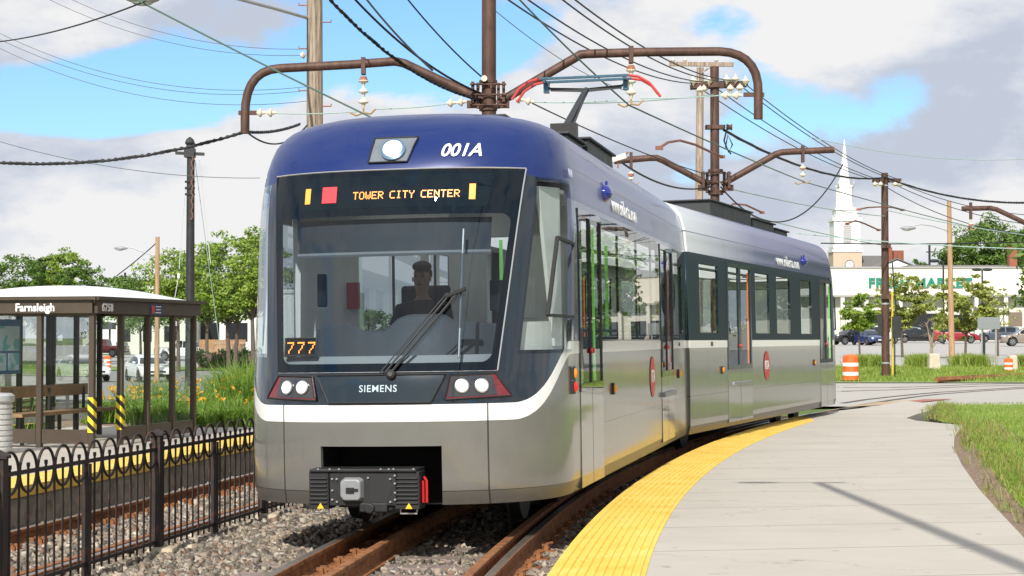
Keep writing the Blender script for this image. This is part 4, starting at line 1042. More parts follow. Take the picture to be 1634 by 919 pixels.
#@@PART
# ================================================================ poles, arms, insulators and wires
BROWN = Mat('brown_steel', (.10, .05, .035), .6, .2); BROWN.set('Base Color', BROWN.ramp(BROWN.noise(7, 7, .7, stretch=(1, 1, .3)), [(.3, (.045, .022, .016)), (.55, (.095, .048, .034)), (.75, (.16, .085, .06))])); BROWN.bump(BROWN.noise(60, 4), .3, .003); BROWN = BROWN.m
WOOD = Mat('weathered_pole_wood', (.3, .24, .18), .9); WOOD.set('Base Color', WOOD.ramp(WOOD.noise(9, 9, .75, stretch=(3, 3, .12)), [(.36, (.07, .05, .035)), (.45, (.24, .18, .13)), (.55, (.36, .29, .23)), (.68, (.52, .44, .37))])); WOOD.bump(WOOD.noise(14, 6, stretch=(3, 3, .12)), .7, .02); WOOD = WOOD.m
OWOOD = Mat('orange_pole_wood', (.3, .2, .1), .9); OWOOD.set('Base Color', OWOOD.ramp(OWOOD.noise(7, 9, .75, stretch=(3, 3, .12)), [(.3, (.20, .12, .06)), (.5, (.40, .25, .14)), (.7, (.50, .36, .22))])); OWOOD = OWOOD.m
PORC = simple('cream_porcelain', (.68, .62, .50), .25, var=.08); RUST = simple('rusty_fitting', (.30, .11, .05), .7, var=.4, scale=20)
BPOLE = simple('black_pole_paint', (.02, .022, .022), .5, var=.3, scale=5); WIREF = simple('grey_wire', (.09, .095, .11), .6, var=0); WIREB = simple('black_wire', (.012, .012, .014), .6, var=0); WIREG = simple('green_copper_wire', (.10, .16, .13), .6, var=0); WIREL = simple('pale_teal_wire', (.30, .42, .38), .6, var=0)
GALV = simple('galvanised_steel', (.42, .43, .44), .45, .5, var=.15)
def insul(m, a, b, n=3, r=.085, mi=1):
    """string of porcelain discs between a and b"""
    a = Vector(a); b = Vector(b); d = (b - a); L = d.length; u = d.normalized(); m.tube([a, b], .018, 6, mi=mi)
    for i in range(n):
        p = a + d * ((i + .5) / n); h = L / n
        m.lathe([(.02, -h * .42), (r * .55, -h * .30), (r, -h * .05), (r * .9, h * .05), (r * .45, h * .12), (.02, h * .42)], p, 12, axis=u, mi=mi)
def pole(name, label, px, D, ztop, r0, r1, mat, z0=None, cat='pole', bands=0, lean=0, group=None):
    b = P(px, 540, D); base = V(b.x, D, T(b.x, D) if z0 is None else z0); o = thing(name, label, cat, base, group=group)
    m = MB(); H = ztop - base.z
    n = 8; m.tube([(lean * i / n, 0, -.3 + (H + .3) * i / n) for i in range(n + 1)], [lerp(r0, r1, i / n) for i in range(n + 1)], 16)
    m.build('shaft', mat, o, True)
    if bands:
        for z in arange(.6, H - .5, max(1, int((H - 1) / bands))): bm_ = MB(); bm_.lathe([(lerp(r0, r1, z / H) + .012, -.03), (lerp(r0, r1, z / H) + .012, .03)], (0, 0, z), 16); bm_.build('band', GALV, o, True)
    return o, base
def loc(o, p): return Vector(p) - Vector(o.location)
def arm_path(pts, rad=.35):
    """polyline with rounded big bends is given explicitly"""
    return pts
# ---- main pole with two bracket arms over both tracks
D1 = 30.0
mp, mpb = pole('catenary_pole', 'tall brown steel pole rising behind the train roof with two bracket arms', 780, D1, 11.2, .125, .115, BROWN, -.2, cat='pole')
def bracket(o, pts, D, r=.075, name='bracket_arm'):
    m = MB(); q = [loc(o, P(x, y, D)) for x, y in pts]; m.tube(q, r, 12); return m.build(name, BROWN, o, True, angle=60)
def bez(p0, p1, p2, n=7): return [((1 - t) ** 2 * p0[0] + 2 * t * (1 - t) * p1[0] + t * t * p2[0], (1 - t) ** 2 * p0[1] + 2 * t * (1 - t) * p1[1] + t * t * p2[1]) for t in arange(0, 1, n)]
bracket(mp, [(771, 160), (645, 101), (634, 98.5), (628, 98)] + [(560, 103)] + bez((446, 109), (390, 112), (391, 185)) + [(391, 213)], D1)
bracket(mp, [(798, 162), (918, 92), (926, 87), (936, 86), (1030, 83)] + bez((1148, 82), (1212, 84), (1210, 150)) + [(1210, 190)], D1)
def hub(o, px, py, D, s=1.0):
    c = loc(o, P(px, py, D)); m = MB()
    for dx in (-.17, .17):
        m.box(c + V(dx * s, -.02, 0), (.05 * s, .12 * s, .42 * s)); m.box(c + V(dx * 1.5 * s, 0, .05), (.05 * s, .3 * s, .34 * s)); m.box(c + V(dx * s * 1.6, .0, -.14), (.16 * s, .1, .12 * s))
    for dz in (-.17, 0, .17): m.tube([c + V(-.30 * s, -.17, dz * s), c + V(.30 * s, -.17, dz * s)], .018, 6)
    m.lathe([(.15 * s, -.25 * s), (.15 * s, -.17 * s)], c, 12); m.lathe([(.15 * s, .2 * s), (.15 * s, .26 * s)], c, 12)
    for k in range(6): m.box(c + V((-.25 + .1 * k) * s, -.2, (.12 if k % 2 else -.12) * s), (.03, .03, .05))
    return m.build('hub_clamp', BROWN, o, bevel=.004)
hub(mp, 779, 153, D1)
def hanger(o, px, pyt, pyb, D, arm_y, n=3, w=.06):
    m = MB(); a = loc(o, P(px, arm_y - 10, D)); b = loc(o, P(px, arm_y + 17, D)); m.box((a + b) / 2, (w * 1.2, .17, (a - b).length)); m.build('hanger_clamp', BROWN, o, bevel=.004)
    m = MB(); insul(m, loc(o, P(px, arm_y + 20, D)), loc(o, P(px, pyb, D)), n); m.lathe([(.035, 0), (.085, -.03), (.05, .06)], loc(o, P(px, arm_y + 26, D)), 10, mi=0)
    m.build('insulator', [RUST, PORC], o, True)
    m = MB(); e = loc(o, P(px, pyb, D)); m.tube([e, e + V(0, 0, -.08), e + V(-.12, 0, -.13), e + V(-.22, 0, -.08)], .018, 6); m.tube([e + V(0, 0, -.08), e + V(.12, 0, -.10), e + V(.2, 0, -.02)], .018, 6); m.build('wire_clamp', simple('bronze_fitting', (.35, .24, .12), .6, var=.3), o)
hanger(mp, 580, 0, 172, D1, 102); hanger(mp, 1007, 0, 158, D1, 84)
def side_ins(o, x0, y0, x1, y1, D, n=2):
    m = MB(); insul(m, loc(o, P(x0, y0, D)), loc(o, P(x1, y1, D)), n, .075); m.build('insulator', [RUST, PORC], o, True)
side_ins(mp, 408, 180, 441, 180, D1); side_ins(mp, 712, 165, 745, 162, D1); side_ins(mp, 822, 157, 852, 163, D1); side_ins(mp, 1150, 152, 1185, 152, D1)
m = MB(); c = loc(mp, P(395, 180, D1)); m.box(c, (.30, .05, .07)); c = loc(mp, P(1203, 151, D1)); m.box(c, (.34, .05, .07)); m.build('end_clamp', BROWN, mp)
m = MB(); c = loc(mp, P(773, 128, D1)); m.lathe([(.05, -.03), (.05, .03)], c + V(0, -.2, 0), 12, axis=(0, 1, 0)); m.build('pulley', PORC, mp)
# ---- second pole
D2 = 47.0
sp2, b2 = pole('catenary_pole', 'brown steel pole with insulator crossarm and two short bracket arms behind the rear section', 1141.5, D2, 8.68, .125, .115, BROWN, -.2, cat='pole')
bracket(sp2, [(1133, 293), (1122, 290), (1058, 256), (1048, 252), (1036, 252), (980, 257)], D2, .085)
bracket(sp2, [(1152, 295), (1165, 287), (1238, 246), (1247, 243), (1262, 242), (1331, 239)], D2, .085)
hub(sp2, 1142, 291, D2, 1.3)
hanger(sp2, 1281, 0, 286, D2, 242, 2); hanger(sp2, 1007, 0, 290, D2, 253, 2)
m = MB()
for i in range(2): m.bar(loc(sp2, P(1102, 138 + 0, D2)) + V(0, (-1) ** i * .14, 0), loc(sp2, P(1192, 134, D2)) + V(0, (-1) ** i * .14, 0), .09, .13)
m.build('crossarm', BROWN, sp2)
for x, dy, up in ((1105, 0, 1), (1116, 0, -1), (1122, -1, -1), (1130, 0, 1), (1158, -2, 1), (1164, -2, -1), (1172, -3, 1), (1179, -3, -1), (1188, 0, 1)):
    m = MB(); a = loc(sp2, P(x, 138 + dy, D2)) + V(0, -.2, 0); insul(m, a, a + V(0, 0, .26 * up), 1, .11); m.build('insulator', [RUST, PORC], sp2, True)
m = MB(); c = loc(sp2, P(1141, 203, D2)); m.box(c, (.5, .3, .10)); m.lathe([(.09, 0), (.06, .08), (.09, .14)], c + V(.3, 0, 0), 10, axis=(1, 0, 0)); m.build('strain_clamp', BROWN, sp2)
m = MB(); c = loc(sp2, P(1160, 232, D2)); m.tube([c + V(0, -.2, .5), c + V(-.1, -.2, .1), c + V(.02, -.2, -.2), c + V(.12, -.2, 0), c + V(.0, -.2, .25), c + V(-.06, -.2, -.05), c + V(.08, -.2, -.25)], .022, 5); m.build('cable_loop', WIREB, sp2)
# ---- third pole on the far grass
D3 = 71.5
tp3, b3 = pole('catenary_pole', 'brown steel pole with taped bands standing on the far grass before the store', 1413, D3, 8.15, .165, .135, BROWN, None, cat='pole', bands=1.9)
m = MB(); m.bar(loc(tp3, P(1392, 288, D3)), loc(tp3, P(1438, 288, D3)), .14, .16); m.build('crossarm', BROWN, tp3)
for x in (1395, 1404, 1427, 1436):
    m = MB(); a = loc(tp3, P(x, 290, D3)) + V(0, -.15, 0); insul(m, a, a + V(0, 0, -.26), 1, .12); m.build('insulator', [RUST, PORC], tp3, True)
for z in (3.2, 5.2): m = MB(); m.box((.0, -.2, z), (.35, .2, .18)); m.build('strain_clamp', BROWN, tp3)
m = MB(); m.box((.42, -.1, 2.0), (.32, .25, .85)); m.tube([(.42, -.1, 2.4), (.25, -.15, 4.6)], .03, 6); m.tube([(.35, -.05, 1.6), (.35, -.05, .0)], .03, 6); m.build('control_box', BPOLE, tp3, bevel=.01)
m = MB(); m.box((-.22, -.05, 2.1), (.14, .25, .8)); m.build('side_box', BPOLE, tp3, bevel=.01)
# fourth arm from beyond the right edge
r4, b4 = pole('catenary_pole', 'brown pole past the right edge whose bracket arm reaches into view', 1725, 62, 8.6, .14, .13, BROWN, None)
bracket(r4, [(1725, 398), (1590, 334), (1580, 332), (1535, 333)], 62, .085); hanger(r4, 1549, 0, 362, 62, 333, 1)
# ---- wooden poles
wp1, wb1 = pole('utility_pole', 'thick weathered wooden pole rising behind the front left of the train roof', 503.5, 38, 13.0, .19, .155, WOOD, -.4, cat='pole', lean=-.06)
for y, s in ((9, -1), (36, 1), (78, -1), (145, -1), (170, 1)):
    m = MB(); a = loc(wp1, P(503, y, 38)); m.tube([a + V(s * .12, -.05, 0), a + V(s * .34, -.05, 0), a + V(s * .34, -.05, .05)], .014, 5); m.build('step_bolt', RUST, wp1)
m = MB(); c = loc(wp1, P(487, 88, 38)); m.lathe([(.04, 0), (.08, .04), (.04, .1)], c, 10, axis=(-1, 0, 0)); m.build('insulator', PORC, wp1)
m = MB(); m.tube([loc(wp1, P(492, 29, 38)), loc(wp1, P(440, 14, 36)), loc(wp1, P(380, -2, 33)), loc(wp1, P(300, -22, 30)), loc(wp1, P(245, -20, 28)), loc(wp1, P(236, -4, 27.5))], .035, 8); m.build('lamp_arm', GALV, wp1, True)
m = MB(); c = loc(wp1, P(228, -2, 27.5)); m.sphere(c, .2, 14, sc=(1.35, .8, .35)); la = m.build('lamp_head', GALV, wp1, True)
m = MB(); m.sphere(c + V(0, 0, -.03), .14, 14, sc=(1.3, .8, .6)); m.build('lens', simple('lamp_glass', (.5, .5, .48), .2, var=0), la, True)
wp2, _ = pole('utility_pole', 'slim wooden pole with a weathered crossarm behind the second catenary pole', 1113, 62, 10.9, .16, .12, WOOD, None, cat='pole', lean=.12)
m = MB(); m.bar(loc(wp2, P(1068, 102, 62)), loc(wp2, P(1171, 103, 62)), .12, .14); m.build('crossarm', WOOD, wp2); m = MB(); m.bar(loc(wp2, P(1117, 118, 62)) + V(0, -.1, 0), loc(wp2, P(1140, 104, 62)) + V(0, -.1, 0), .05, .05); m.build('brace', WOOD, wp2)
for x in (1074, 1093, 1143): m = MB(); a = loc(wp2, P(x, 100, 62)); insul(m, a, a + V(0, 0, .18), 1, .08); m.build('insulator', [RUST, PORC], wp2, True)
def cobra(o, pts, D, head, nm='lamp_arm', r=.03, flip=-1, s=1.0):
    m = MB(); m.tube([loc(o, P(x, y, D)) for x, y in pts], r, 6); m.build(nm, GALV, o, True)
    m = MB(); c = loc(o, P(head[0], head[1], D)); m.sphere(c, .3 * s, 12, sc=(1.25, .55, .32)); h = m.build('lamp_head', GALV, o, True)
    m = MB(); m.sphere(c + V(flip * .05, 0, -.05), .2 * s, 12, sc=(1.1, .6, .45)); m.build('lens', simple('lamp_glass', (.5, .5, .48), .2, var=0), h, True)
wp3, _ = pole('street_lamp', 'wooden pole with cobra lamp arm behind the bus shelter', 250.5, 96, 7.0, .14, .11, OWOOD, None, cat='street lamp')
cobra(wp3, [(250, 410), (228, 402), (212, 396), (200, 394)], 96, (193, 396))
wp4, _ = pole('street_lamp', 'wooden pole with pale cobra lamp arm between the honey locust trees', 1519, 92, 8.6, .16, .11, OWOOD, None, cat='street lamp', lean=-.1)
cobra(wp4, [(1516, 370), (1490, 361), (1470, 358), (1460, 360)], 92, (1449, 364), s=1.1)
bp_, _ = pole('utility_pole', 'slender black pole with short crossarm standing behind the flower bed', 303, 60, 8.02, .165, .125, BPOLE, None, cat='pole')
m = MB(); m.bar(loc(bp_, P(280, 244, 60)), loc(bp_, P(326, 246, 60)), .10, .10); m.box(loc(bp_, P(303, 244, 60)), (.34, .34, .3)); m.lathe([(.10, -.1), (.17, 0), (.12, .12), (.02, .2)], loc(bp_, P(303, 228, 60)), 12)
for y in (290, 300, 310): m.lathe([(.17, -.03), (.17, .03)], loc(bp_, P(303, y, 60)), 12)
m.build('crossarm', BPOLE, bp_)
m = MB(); m.tube([loc(bp_, P(308, 250, 60)) + V(.03 * math.sin(i * 2), -.15, -i * .1) for i in range(22)], .03, 5); m.build('corroded_chain', simple('corroded_cable', (.16, .09, .06), .8, var=.3), bp_)
m = MB(); m.tube([loc(bp_, P(286, 430, 60)), loc(bp_, P(289, 380, 60)), loc(bp_, P(296, 300, 60))], .012, 4); m.box(loc(bp_, P(285, 440, 60)), (.08, .05, .16)); m.tube([loc(bp_, P(285, 440, 60)), loc(bp_, P(279, 475, 60))], .012, 4); m.build('guy_wire', simple('white_cord', (.6, .6, .6), .6, var=0), bp_)
# pipe arm over the platform just above the view, whose shadow lies across the concrete
k_ = 6.0 - PZ; off_ = V(math.sin(AZ), math.cos(AZ), 0) * (k_ / math.tan(ELEV))
ta = G(1305, 770, PZ) - off_; tb = G(1634, 905, PZ) - off_; dr = (ta - tb).normalized(); tb2 = tb - dr * 6.0
lp = thing('bracket_pole', 'brown pole beside the platform whose pipe arm throws the long shadow on the concrete', 'pole', (tb2.x, tb2.y, PZ))
m = MB(); m.tube([(0, 0, -.2), (0, 0, 6.3)], [.12, .10], 12); m.build('shaft', BROWN, lp, True)
ea = V(ta.x - tb2.x, ta.y - tb2.y, k_)
m = MB(); m.tube([(0, 0, k_), ea * .5 + V(0, 0, k_ * .5), ea], [.095, .085, .055], 12); m.box(ea + V(.12, 0, 0), (.35, .06, .05)); m.build('bracket_arm', BROWN, lp, True)
m = MB(); m.tube([ea, ea + V(-.45, 0, 0)], .02, 6); m.sphere(ea + V(-.62, 0, 0), .22, 10, sc=(1.1, .38, .3)); m.build('lamp_head', GALV, lp, True)
# ---- wires: (start px,py,D) (end px,py,D) sag, radius, material, label
wires = [
 ((520, -8, 14), (772, 160, 30), .28, .032, WIREB, 'thickest twisted black cable falling from the top edge to the main pole hub', 1),
 ((560, -8, 18), (770, 150, 30), .18, .018, WIREB, 'thin black cable just right of the thick twisted one, reaching the main pole', 0),
 ((578, -10, 15.5), (690, 112, 25), .05, .015, WIREB, 'thin slack black cable crossing its neighbour above the left bracket arm', 0),
 ((645, -8, 20), (768, 122, 30), .06, .013, WIREB, 'straight thin wire running down to the white pulley on the main pole', 0),
 ((192, -14, 13), (596, 189, 28), .02, .015, WIREG, 'dark green wire slanting from the top left down to the train roof', 0),
 ((-30, 257, 30), (391, 210, 30), .22, .035, WIREB, 'thick black cable sagging from the left edge to the hooked bracket arm end', 1),
 ((391, 210, 30), (478, 198, 33), .06, .030, WIREB, 'short lashed black cable between the hooked arm end and the wooden pole', 1),
 ((391, 208, 30), (490, 200, 33), .28, .015, WIREB, 'slack thin cable drooping under the lashed cable by the wooden pole', 0),
 ((-30, 217, 40), (415, 284, 40), .25, .008, WIREF, 'thin grey wire passing behind the black pole top to the train side', 0),
 ((-30, 38, 42), (500, 137, 38), .6, .0065, WIREF, 'upper of three parallel thin wires crossing the sky at left', 0),
 ((-30, 48, 42), (500, 143, 38), .6, .0065, WIREF, 'middle of three parallel thin wires crossing the sky at left', 0),
 ((-30, 62, 42), (500, 160, 38), .6, .0065, WIREF, 'lowest of three parallel thin wires crossing the sky at left', 0),
 ((-30, 69, 36), (232, 2, 27), .12, .013, WIREB, 'thin wire rising from the left edge to the lamp head at top', 0),
 ((60, -10, 40), (488, 88, 38), .4, .0065, WIREF, 'thin wire from the top edge to the small insulator on the wooden pole', 0),
 ((95, -10, 40), (492, 78, 38), .35, .0065, WIREF, 'topmost thin wire at left meeting the wooden pole', 0),
 ((441, 181, 30), (570, 178, 30), .02, .010, WIREL, 'pale span wire from the hooked arm insulator to the left hanging insulator', 0),
 ((596, 174, 30), (712, 166, 30), .02, .010, WIREL, 'pale span wire from the left hanging insulator towards the main pole', 0),
 ((852, 163, 30), (985, 160, 30), .02, .010, WIREL, 'pale span wire from the main pole to the hanging insulator above the pantograph', 0),
 ((1022, 157, 30), (1150, 152, 30), .02, .010, WIREL, 'pale span wire from the pantograph insulator to the right arm end', 0),
 ((822, -8, 20), (1004, 168, 30), .04, .014, WIREG, 'green trolley wire falling from the top edge to the insulator over the pantograph', 0),
 ((1004, 168, 30), (1283, 290, 47), .03, .014, WIREG, 'green trolley wire between the first and second hanging insulators', 0),
 ((1283, 290, 47), (1549, 362, 62), .03, .014, WIREG, 'green trolley wire running on from the second pole towards the right edge', 0),
 ((800, -8, 26), (1106, 133, 47), .3, .014, WIREB, 'left one of the feeder wires converging on the second pole crossarm', 0),
 ((832, -8, 26), (1130, 131, 47), .3, .014, WIREB, 'second feeder wire converging on the second pole crossarm', 0),
 ((888, -8, 26), (1158, 130, 47), .3, .014, WIREB, 'third feeder wire converging on the second pole crossarm', 0),
 ((908, -8, 26), (1176, 129, 47), .3, .014, WIREB, 'rightmost feeder wire converging on the second pole crossarm', 0),
 ((1106, 133, 47), (1395, 287, 71.5), .3, .014, WIREB, 'left feeder wire between the second and third brown poles', 0),
 ((1130, 131, 47), (1404, 287, 71.5), .3, .014, WIREB, 'second feeder wire between the second and third brown poles', 0),
 ((1172, 129, 47), (1427, 287, 71.5), .3, .014, WIREB, 'third feeder wire between the second and third brown poles', 0),
 ((1188, 133, 47), (1436, 287, 71.5), .3, .014, WIREB, 'rightmost feeder wire between the second and third brown poles', 0),
 ((1156, 208, 47), (1413, 283, 71.5), .45, .055, WIREB, 'thick lashed cable bundle from the second pole to the third pole top', 1),
 ((1413, 283, 71.5), (1680, 322, 62), .35, .050, WIREB, 'thick lashed cable bundle leaving the third pole for the right edge', 1),
 ((1436, 292, 71.5), (1680, 345, 62), .3, .014, WIREB, 'upper thin wire leaving the third pole for the right edge', 0),
 ((1427, 294, 71.5), (1680, 362, 62), .3, .014, WIREB, 'middle thin wire leaving the third pole for the right edge', 0),
 ((1404, 292, 71.5), (1680, 376, 62), .5, .015, WIREB, 'lower thin wire leaving the third pole for the right edge', 0),
 ((1310, 388, 60), (1680, 385, 62), .05, .022, WIREB, 'level black wire crossing in front of the church tower', 0),
 ((1150, 298, 47), (1345, 262, 55), 1.3, .020, WIREB, 'deeply drooping black cable under the right arm of the second pole', 0),
 ((850, 165, 30), (1135, 280, 47), .1, .012, WIREB, 'thin wire from the main pole insulators to the second pole hub', 0),
 ((990, 258, 38), (1133, 298, 47), .25, .022, WIREB, 'black cable from the small left arm to the second pole hub', 0),
 ((1160, 300, 47), (1413, 345, 71.5), .1, .016, WIREL, 'pale teal wire from the second pole hub to the third pole', 0),
 ((1150, 330, 60), (1413, 392, 71.5), .1, .018, WIREL, 'lower pale teal wire towards the third pole', 0),
 ((1270, 372, 60), (1680, 398, 60), .1, .018, WIREL, 'pale teal wire ending low at the right edge', 0),
 ((1413, 335, 71.5), (1680, 380, 60), .1, .016, WIREL, 'pale teal wire rising from the third pole to the right arm', 0),
 ((1290, 218, 55), (1680, 250, 62), .35, .012, WIREL, 'faint high grey wire across the sky above the church spire', 0),
 ((770, 0, 30), (1000, 145, 44), .2, .007, WIREF, 'hair-thin wire passing behind the right bracket arm slope', 0),
 ((925, 165, 34), (1141, 150, 47), .05, .010, WIREL, 'faint span wire from above the pantograph to the second pole', 0),
 ((318, 255, 60), (336, 420, 60), .05, .014, simple('white_cord2', (.5, .5, .5), .6, var=0), 'pale guy rope hanging right of the black pole', 0),
 ((311, 255, 60), (352, 560, 62), .05, .012, WIREL, 'long pale guy rope slanting from the black pole to the hedge', 0),
 ((186, 440, 96), (249, 388, 96), .05, .03, WIREB, 'short dark wire rising to the lamp pole behind the shelter', 0),
]
for a, b, sag, r, mat, lab, tw in wires:
    if a[1] < 0 and a[2] < 27: a = (a[0], a[1], 27)
    A = P(*a); B = P(*b); n = 34; pts = []; t0 = -.6 if (a[0] < 0 or a[1] < 0) else 0.0; t1_ = 1.5 if b[0] > 1634 else 1.0
    for i in range(n + 1):
        t = t0 + (t1_ - t0) * i / n; p = A.lerp(B, t); p.z -= sag * 4 * t * (1 - t)
        if tw: p.z += .010 * math.sin(i * 2.1); p.x += .010 * math.cos(i * 1.7)
        pts.append(p)
    m = MB()
    if tw:
        nn = 240; m.tube(pts, r * .62, 6)
        L = (B - A).length
        for ph in (0, 3.14):
            m.tube([A.lerp(B, q_) + V(r * .55 * math.cos(q_ * nn * L * .12 + ph), 0, r * .55 * math.sin(q_ * nn * L * .12 + ph) - sag * 4 * q_ * (1 - q_)) for q_ in [t0 + (t1_ - t0) * i / nn for i in range(nn + 1)]], r * .42, 5)
    else: m.tube(pts, r, 6)
    o = m.build('overhead_wire', mat, None, True); tag(o, lab, 'wire', 'overhead wires')
def jumper(pts, D0, D1_, lab):
    m = MB(); n = len(pts); q = [P(x, y, lerp(D0, D1_, i / (n - 1))) for i, (x, y) in enumerate(pts)]
    m.tube(q, .03, 6); m.box(q[0], (.16, .06, .08)); m.box(q[-1], (.16, .06, .08)); o = m.build('jumper_wire', simple('rusty_jumper', (.22, .08, .05), .6, var=.2), None, True); tag(o, lab, 'wire', 'rusty jumper wires')
jumper([(1052, 236), (1066, 227), (1085, 224), (1110, 231), (1135, 243), (1152, 250)], 38, 46.4, 'rusty arched jumper wire left of the second pole')
jumper([(1370, 334), (1385, 331), (1405, 330), (1425, 331), (1440, 335)], 66, 70.5, 'rusty arched jumper wire at the third pole, upper')
jumper([(1352, 357), (1365, 352), (1380, 357), (1402, 367)], 64, 70.8, 'rusty jumper wire just left of the third pole, lower')
jumper([(1160, 333), (1170, 325), (1190, 327), (1216, 339)], 52, 56, 'thin curved jumper wire above the rear roof boxes')
cm = thing('security_camera', 'small white security camera above the front section roof box', 'camera', P(986, 252, 44))
m = MB(); m.box((0, 0, 0), (.42, .14, .13), M=Matrix.Rotation(-.3, 4, 'Y')); m.build('housing', simple('camera_white', (.6, .6, .56), .5, var=.05), cm); m = MB(); m.tube([(.1, 0, -.02), (.25, 0, .15)], .02, 6); m.tube([(.0, 0, -.05), (0, 0, -.25)], .02, 6); m.build('bracket', RUST, cm)
#@@PART
# ================================================================ vegetation helpers
def leafmat(name, cols, rough=.55, trans=.25):
    m = Mat(name, cols[0], rough); nn = len(cols)
    c = m.ramp(m.island(), [(i / max(1, nn - 1), k) for i, k in enumerate(cols)]); n = m.noise(.7, 4, .6)
    c = m.mix(n.ss(.35, .65) * .5, c, m.mix(1.0, c, (.55, .62, .5), 'MULTIPLY')); m.set('Base Color', c)
    tr = m.nt.nodes.new('ShaderNodeBsdfTranslucent'); m.nt.links.new(c.s, tr.inputs[0]); mx = m.nt.nodes.new('ShaderNodeMixShader'); mx.inputs[0].default_value = trans
    m.nt.links.new(m.b.outputs[0], mx.inputs[1]); m.nt.links.new(tr.outputs[0], mx.inputs[2]); m.nt.links.new(mx.outputs[0], m.out.inputs[0]); return m.m
BARK = simple('bark', (.11, .085, .065), .9, var=.35, scale=10, bump=.4)
LEAFA = leafmat('leaf_fresh_green', [(.12, .22, .025), (.20, .32, .035), (.28, .40, .05), (.36, .43, .07)])
LEAFB = leafmat('leaf_mid_green', [(.05, .12, .018), (.09, .18, .025), (.14, .24, .035), (.19, .28, .05)])
LEAFC = leafmat('leaf_olive_green', [(.18, .24, .04), (.27, .34, .05), (.36, .41, .08), (.42, .38, .12)])
def leaves(centers, sizes, npc, lsize, seed, flat=.5):
    """clusters of small leaf quads: centers (N,3), sizes (N,)"""
    rng = np.random.default_rng(seed); N = len(centers); M = N * npc
    c = np.repeat(centers, npc, 0); s = np.repeat(sizes, npc)
    d = rng.normal(size=(M, 3)); d /= np.linalg.norm(d, axis=1)[:, None]; d *= (rng.uniform(0, 1, M) ** .5 * s)[:, None]; d[:, 2] *= flat
    p = c + d; n = rng.normal(size=(M, 3)) + np.array([0, -.3, 1.1]); n /= np.linalg.norm(n, axis=1)[:, None]
    a = np.cross(n, rng.normal(size=(M, 3))); a /= np.linalg.norm(a, axis=1)[:, None]; b = np.cross(n, a)
    L = (lsize * rng.uniform(.6, 1.35, M))[:, None]; W = L * .5
    v = np.stack([p - a * L, p + b * W, p + a * L, p - b * W], 1).reshape(-1, 3); f = np.arange(M * 4).reshape(-1, 4)
    return v, f
def make_tree(label, base, H, cr, seed, leaf, kind='round', cz0=.3, nl=26, npc=70, ls=.10, group=None, trunk_r=None, name='tree', bare=False, squash=1.0, trunks=1, cl=.30, lift=0):
    rng = random.Random(seed); o = thing(name, label, 'tree', base, group=group); m = MB(); tips = []
    tr = trunk_r or H * .015
    for t_ in range(trunks):
        x0 = (t_ - (trunks - 1) / 2) * tr * 2.2
        fork = H * cz0; lean = V(rng.uniform(-.04, .04) + x0 * .5, rng.uniform(-.03, .03), 0) * fork
        mid = V(x0, 0, 0) + lean * .5 + V(0, 0, fork * .5); top = V(x0, 0, 0) + lean + V(0, 0, fork)
        m.tube([V(x0, 0, -.2), mid, top], [tr * 1.25, tr, tr * .8], 8)
        nb = max(3, nl // 4 // trunks)
        for i in range(nb):
            az = 6.283 * i / nb + rng.uniform(-.4, .4); el = rng.uniform(.25, 1.25) if kind != 'flat' else rng.uniform(.15, 1.0)
            L = H * (1 - cz0) * rng.uniform(.65, 1.0)
            e = V(math.cos(az) * cr * rng.uniform(.45, .8) * math.cos(el) * 1.3, math.sin(az) * cr * rng.uniform(.45, .8) * math.cos(el) * 1.3, fork + L * math.sin(el) * .8 - fork * .0)
            md = top.lerp(e, .5) + V(rng.uniform(-.1, .1), rng.uniform(-.1, .1), .12) * H * .12
            m.tube([top, md, e], [tr * .55, tr * .32, tr * .10], 6)
            for k in range(5):
                t = rng.uniform(.35, 1.0); s = md.lerp(e, t) if t > .5 else top.lerp(md, t * 2)
                d = V(rng.uniform(-1, 1), rng.uniform(-1, 1), rng.uniform(-.25, .8)).normalized() * cr * rng.uniform(.25, .5)
                q = s + d; m.tube([s, s.lerp(q, .5) + V(0, 0, .04 * H * rng.random()), q], [tr * .2, tr * .12, tr * .04], 4); tips.append(q); tips.append(s.lerp(q, .6))
                for _ in range(2 if bare else 0):
                    q2 = q + V(rng.uniform(-1, 1), rng.uniform(-1, 1), rng.uniform(-.3, .8)).normalized() * cr * .3; m.tube([q, q2], [tr * .06, tr * .03], 3)
            tips.append(e)
    m.build('trunk', BARK if not bare else simple('dead_bark', (.30, .24, .18), .9), o, True)
    # fill the crown volume
    cen = V(0, 0, H * (cz0 + (1 - cz0) * .52)); hz = H * (1 - cz0) * .5
    extra = []
    for _ in range(nl * 3):
        u = V(rng.gauss(0, 1), rng.gauss(0, 1), rng.gauss(0, 1)).normalized(); rr = rng.uniform(.55, 1.0) ** .6
        wv = 1 + .22 * math.sin(3 * math.atan2(u.y, u.x) + seed) + .18 * math.sin(5 * u.z * 2 + seed * 1.7)
        p = V(u.x * cr * rr * wv, u.y * cr * rr * wv, cen.z + u.z * hz * rr * (.9 if u.z < 0 else 1) * (1 + .1 * math.sin(4 * math.atan2(u.y, u.x) + seed)))
        extra.append(p)
    if bare: tips = tips[:6]; extra = []
    allp = np.array([tuple(p) for p in (tips + extra) if p.z > H * cz0 * .75]); sz = RNG.uniform(.6, 1.3, len(allp)) * cr * cl
    v, f = leaves(allp, sz, npc, ls, seed, .42 if kind == 'flat' else .62); fastmesh('crown', v, f, leaf, o)
    return o
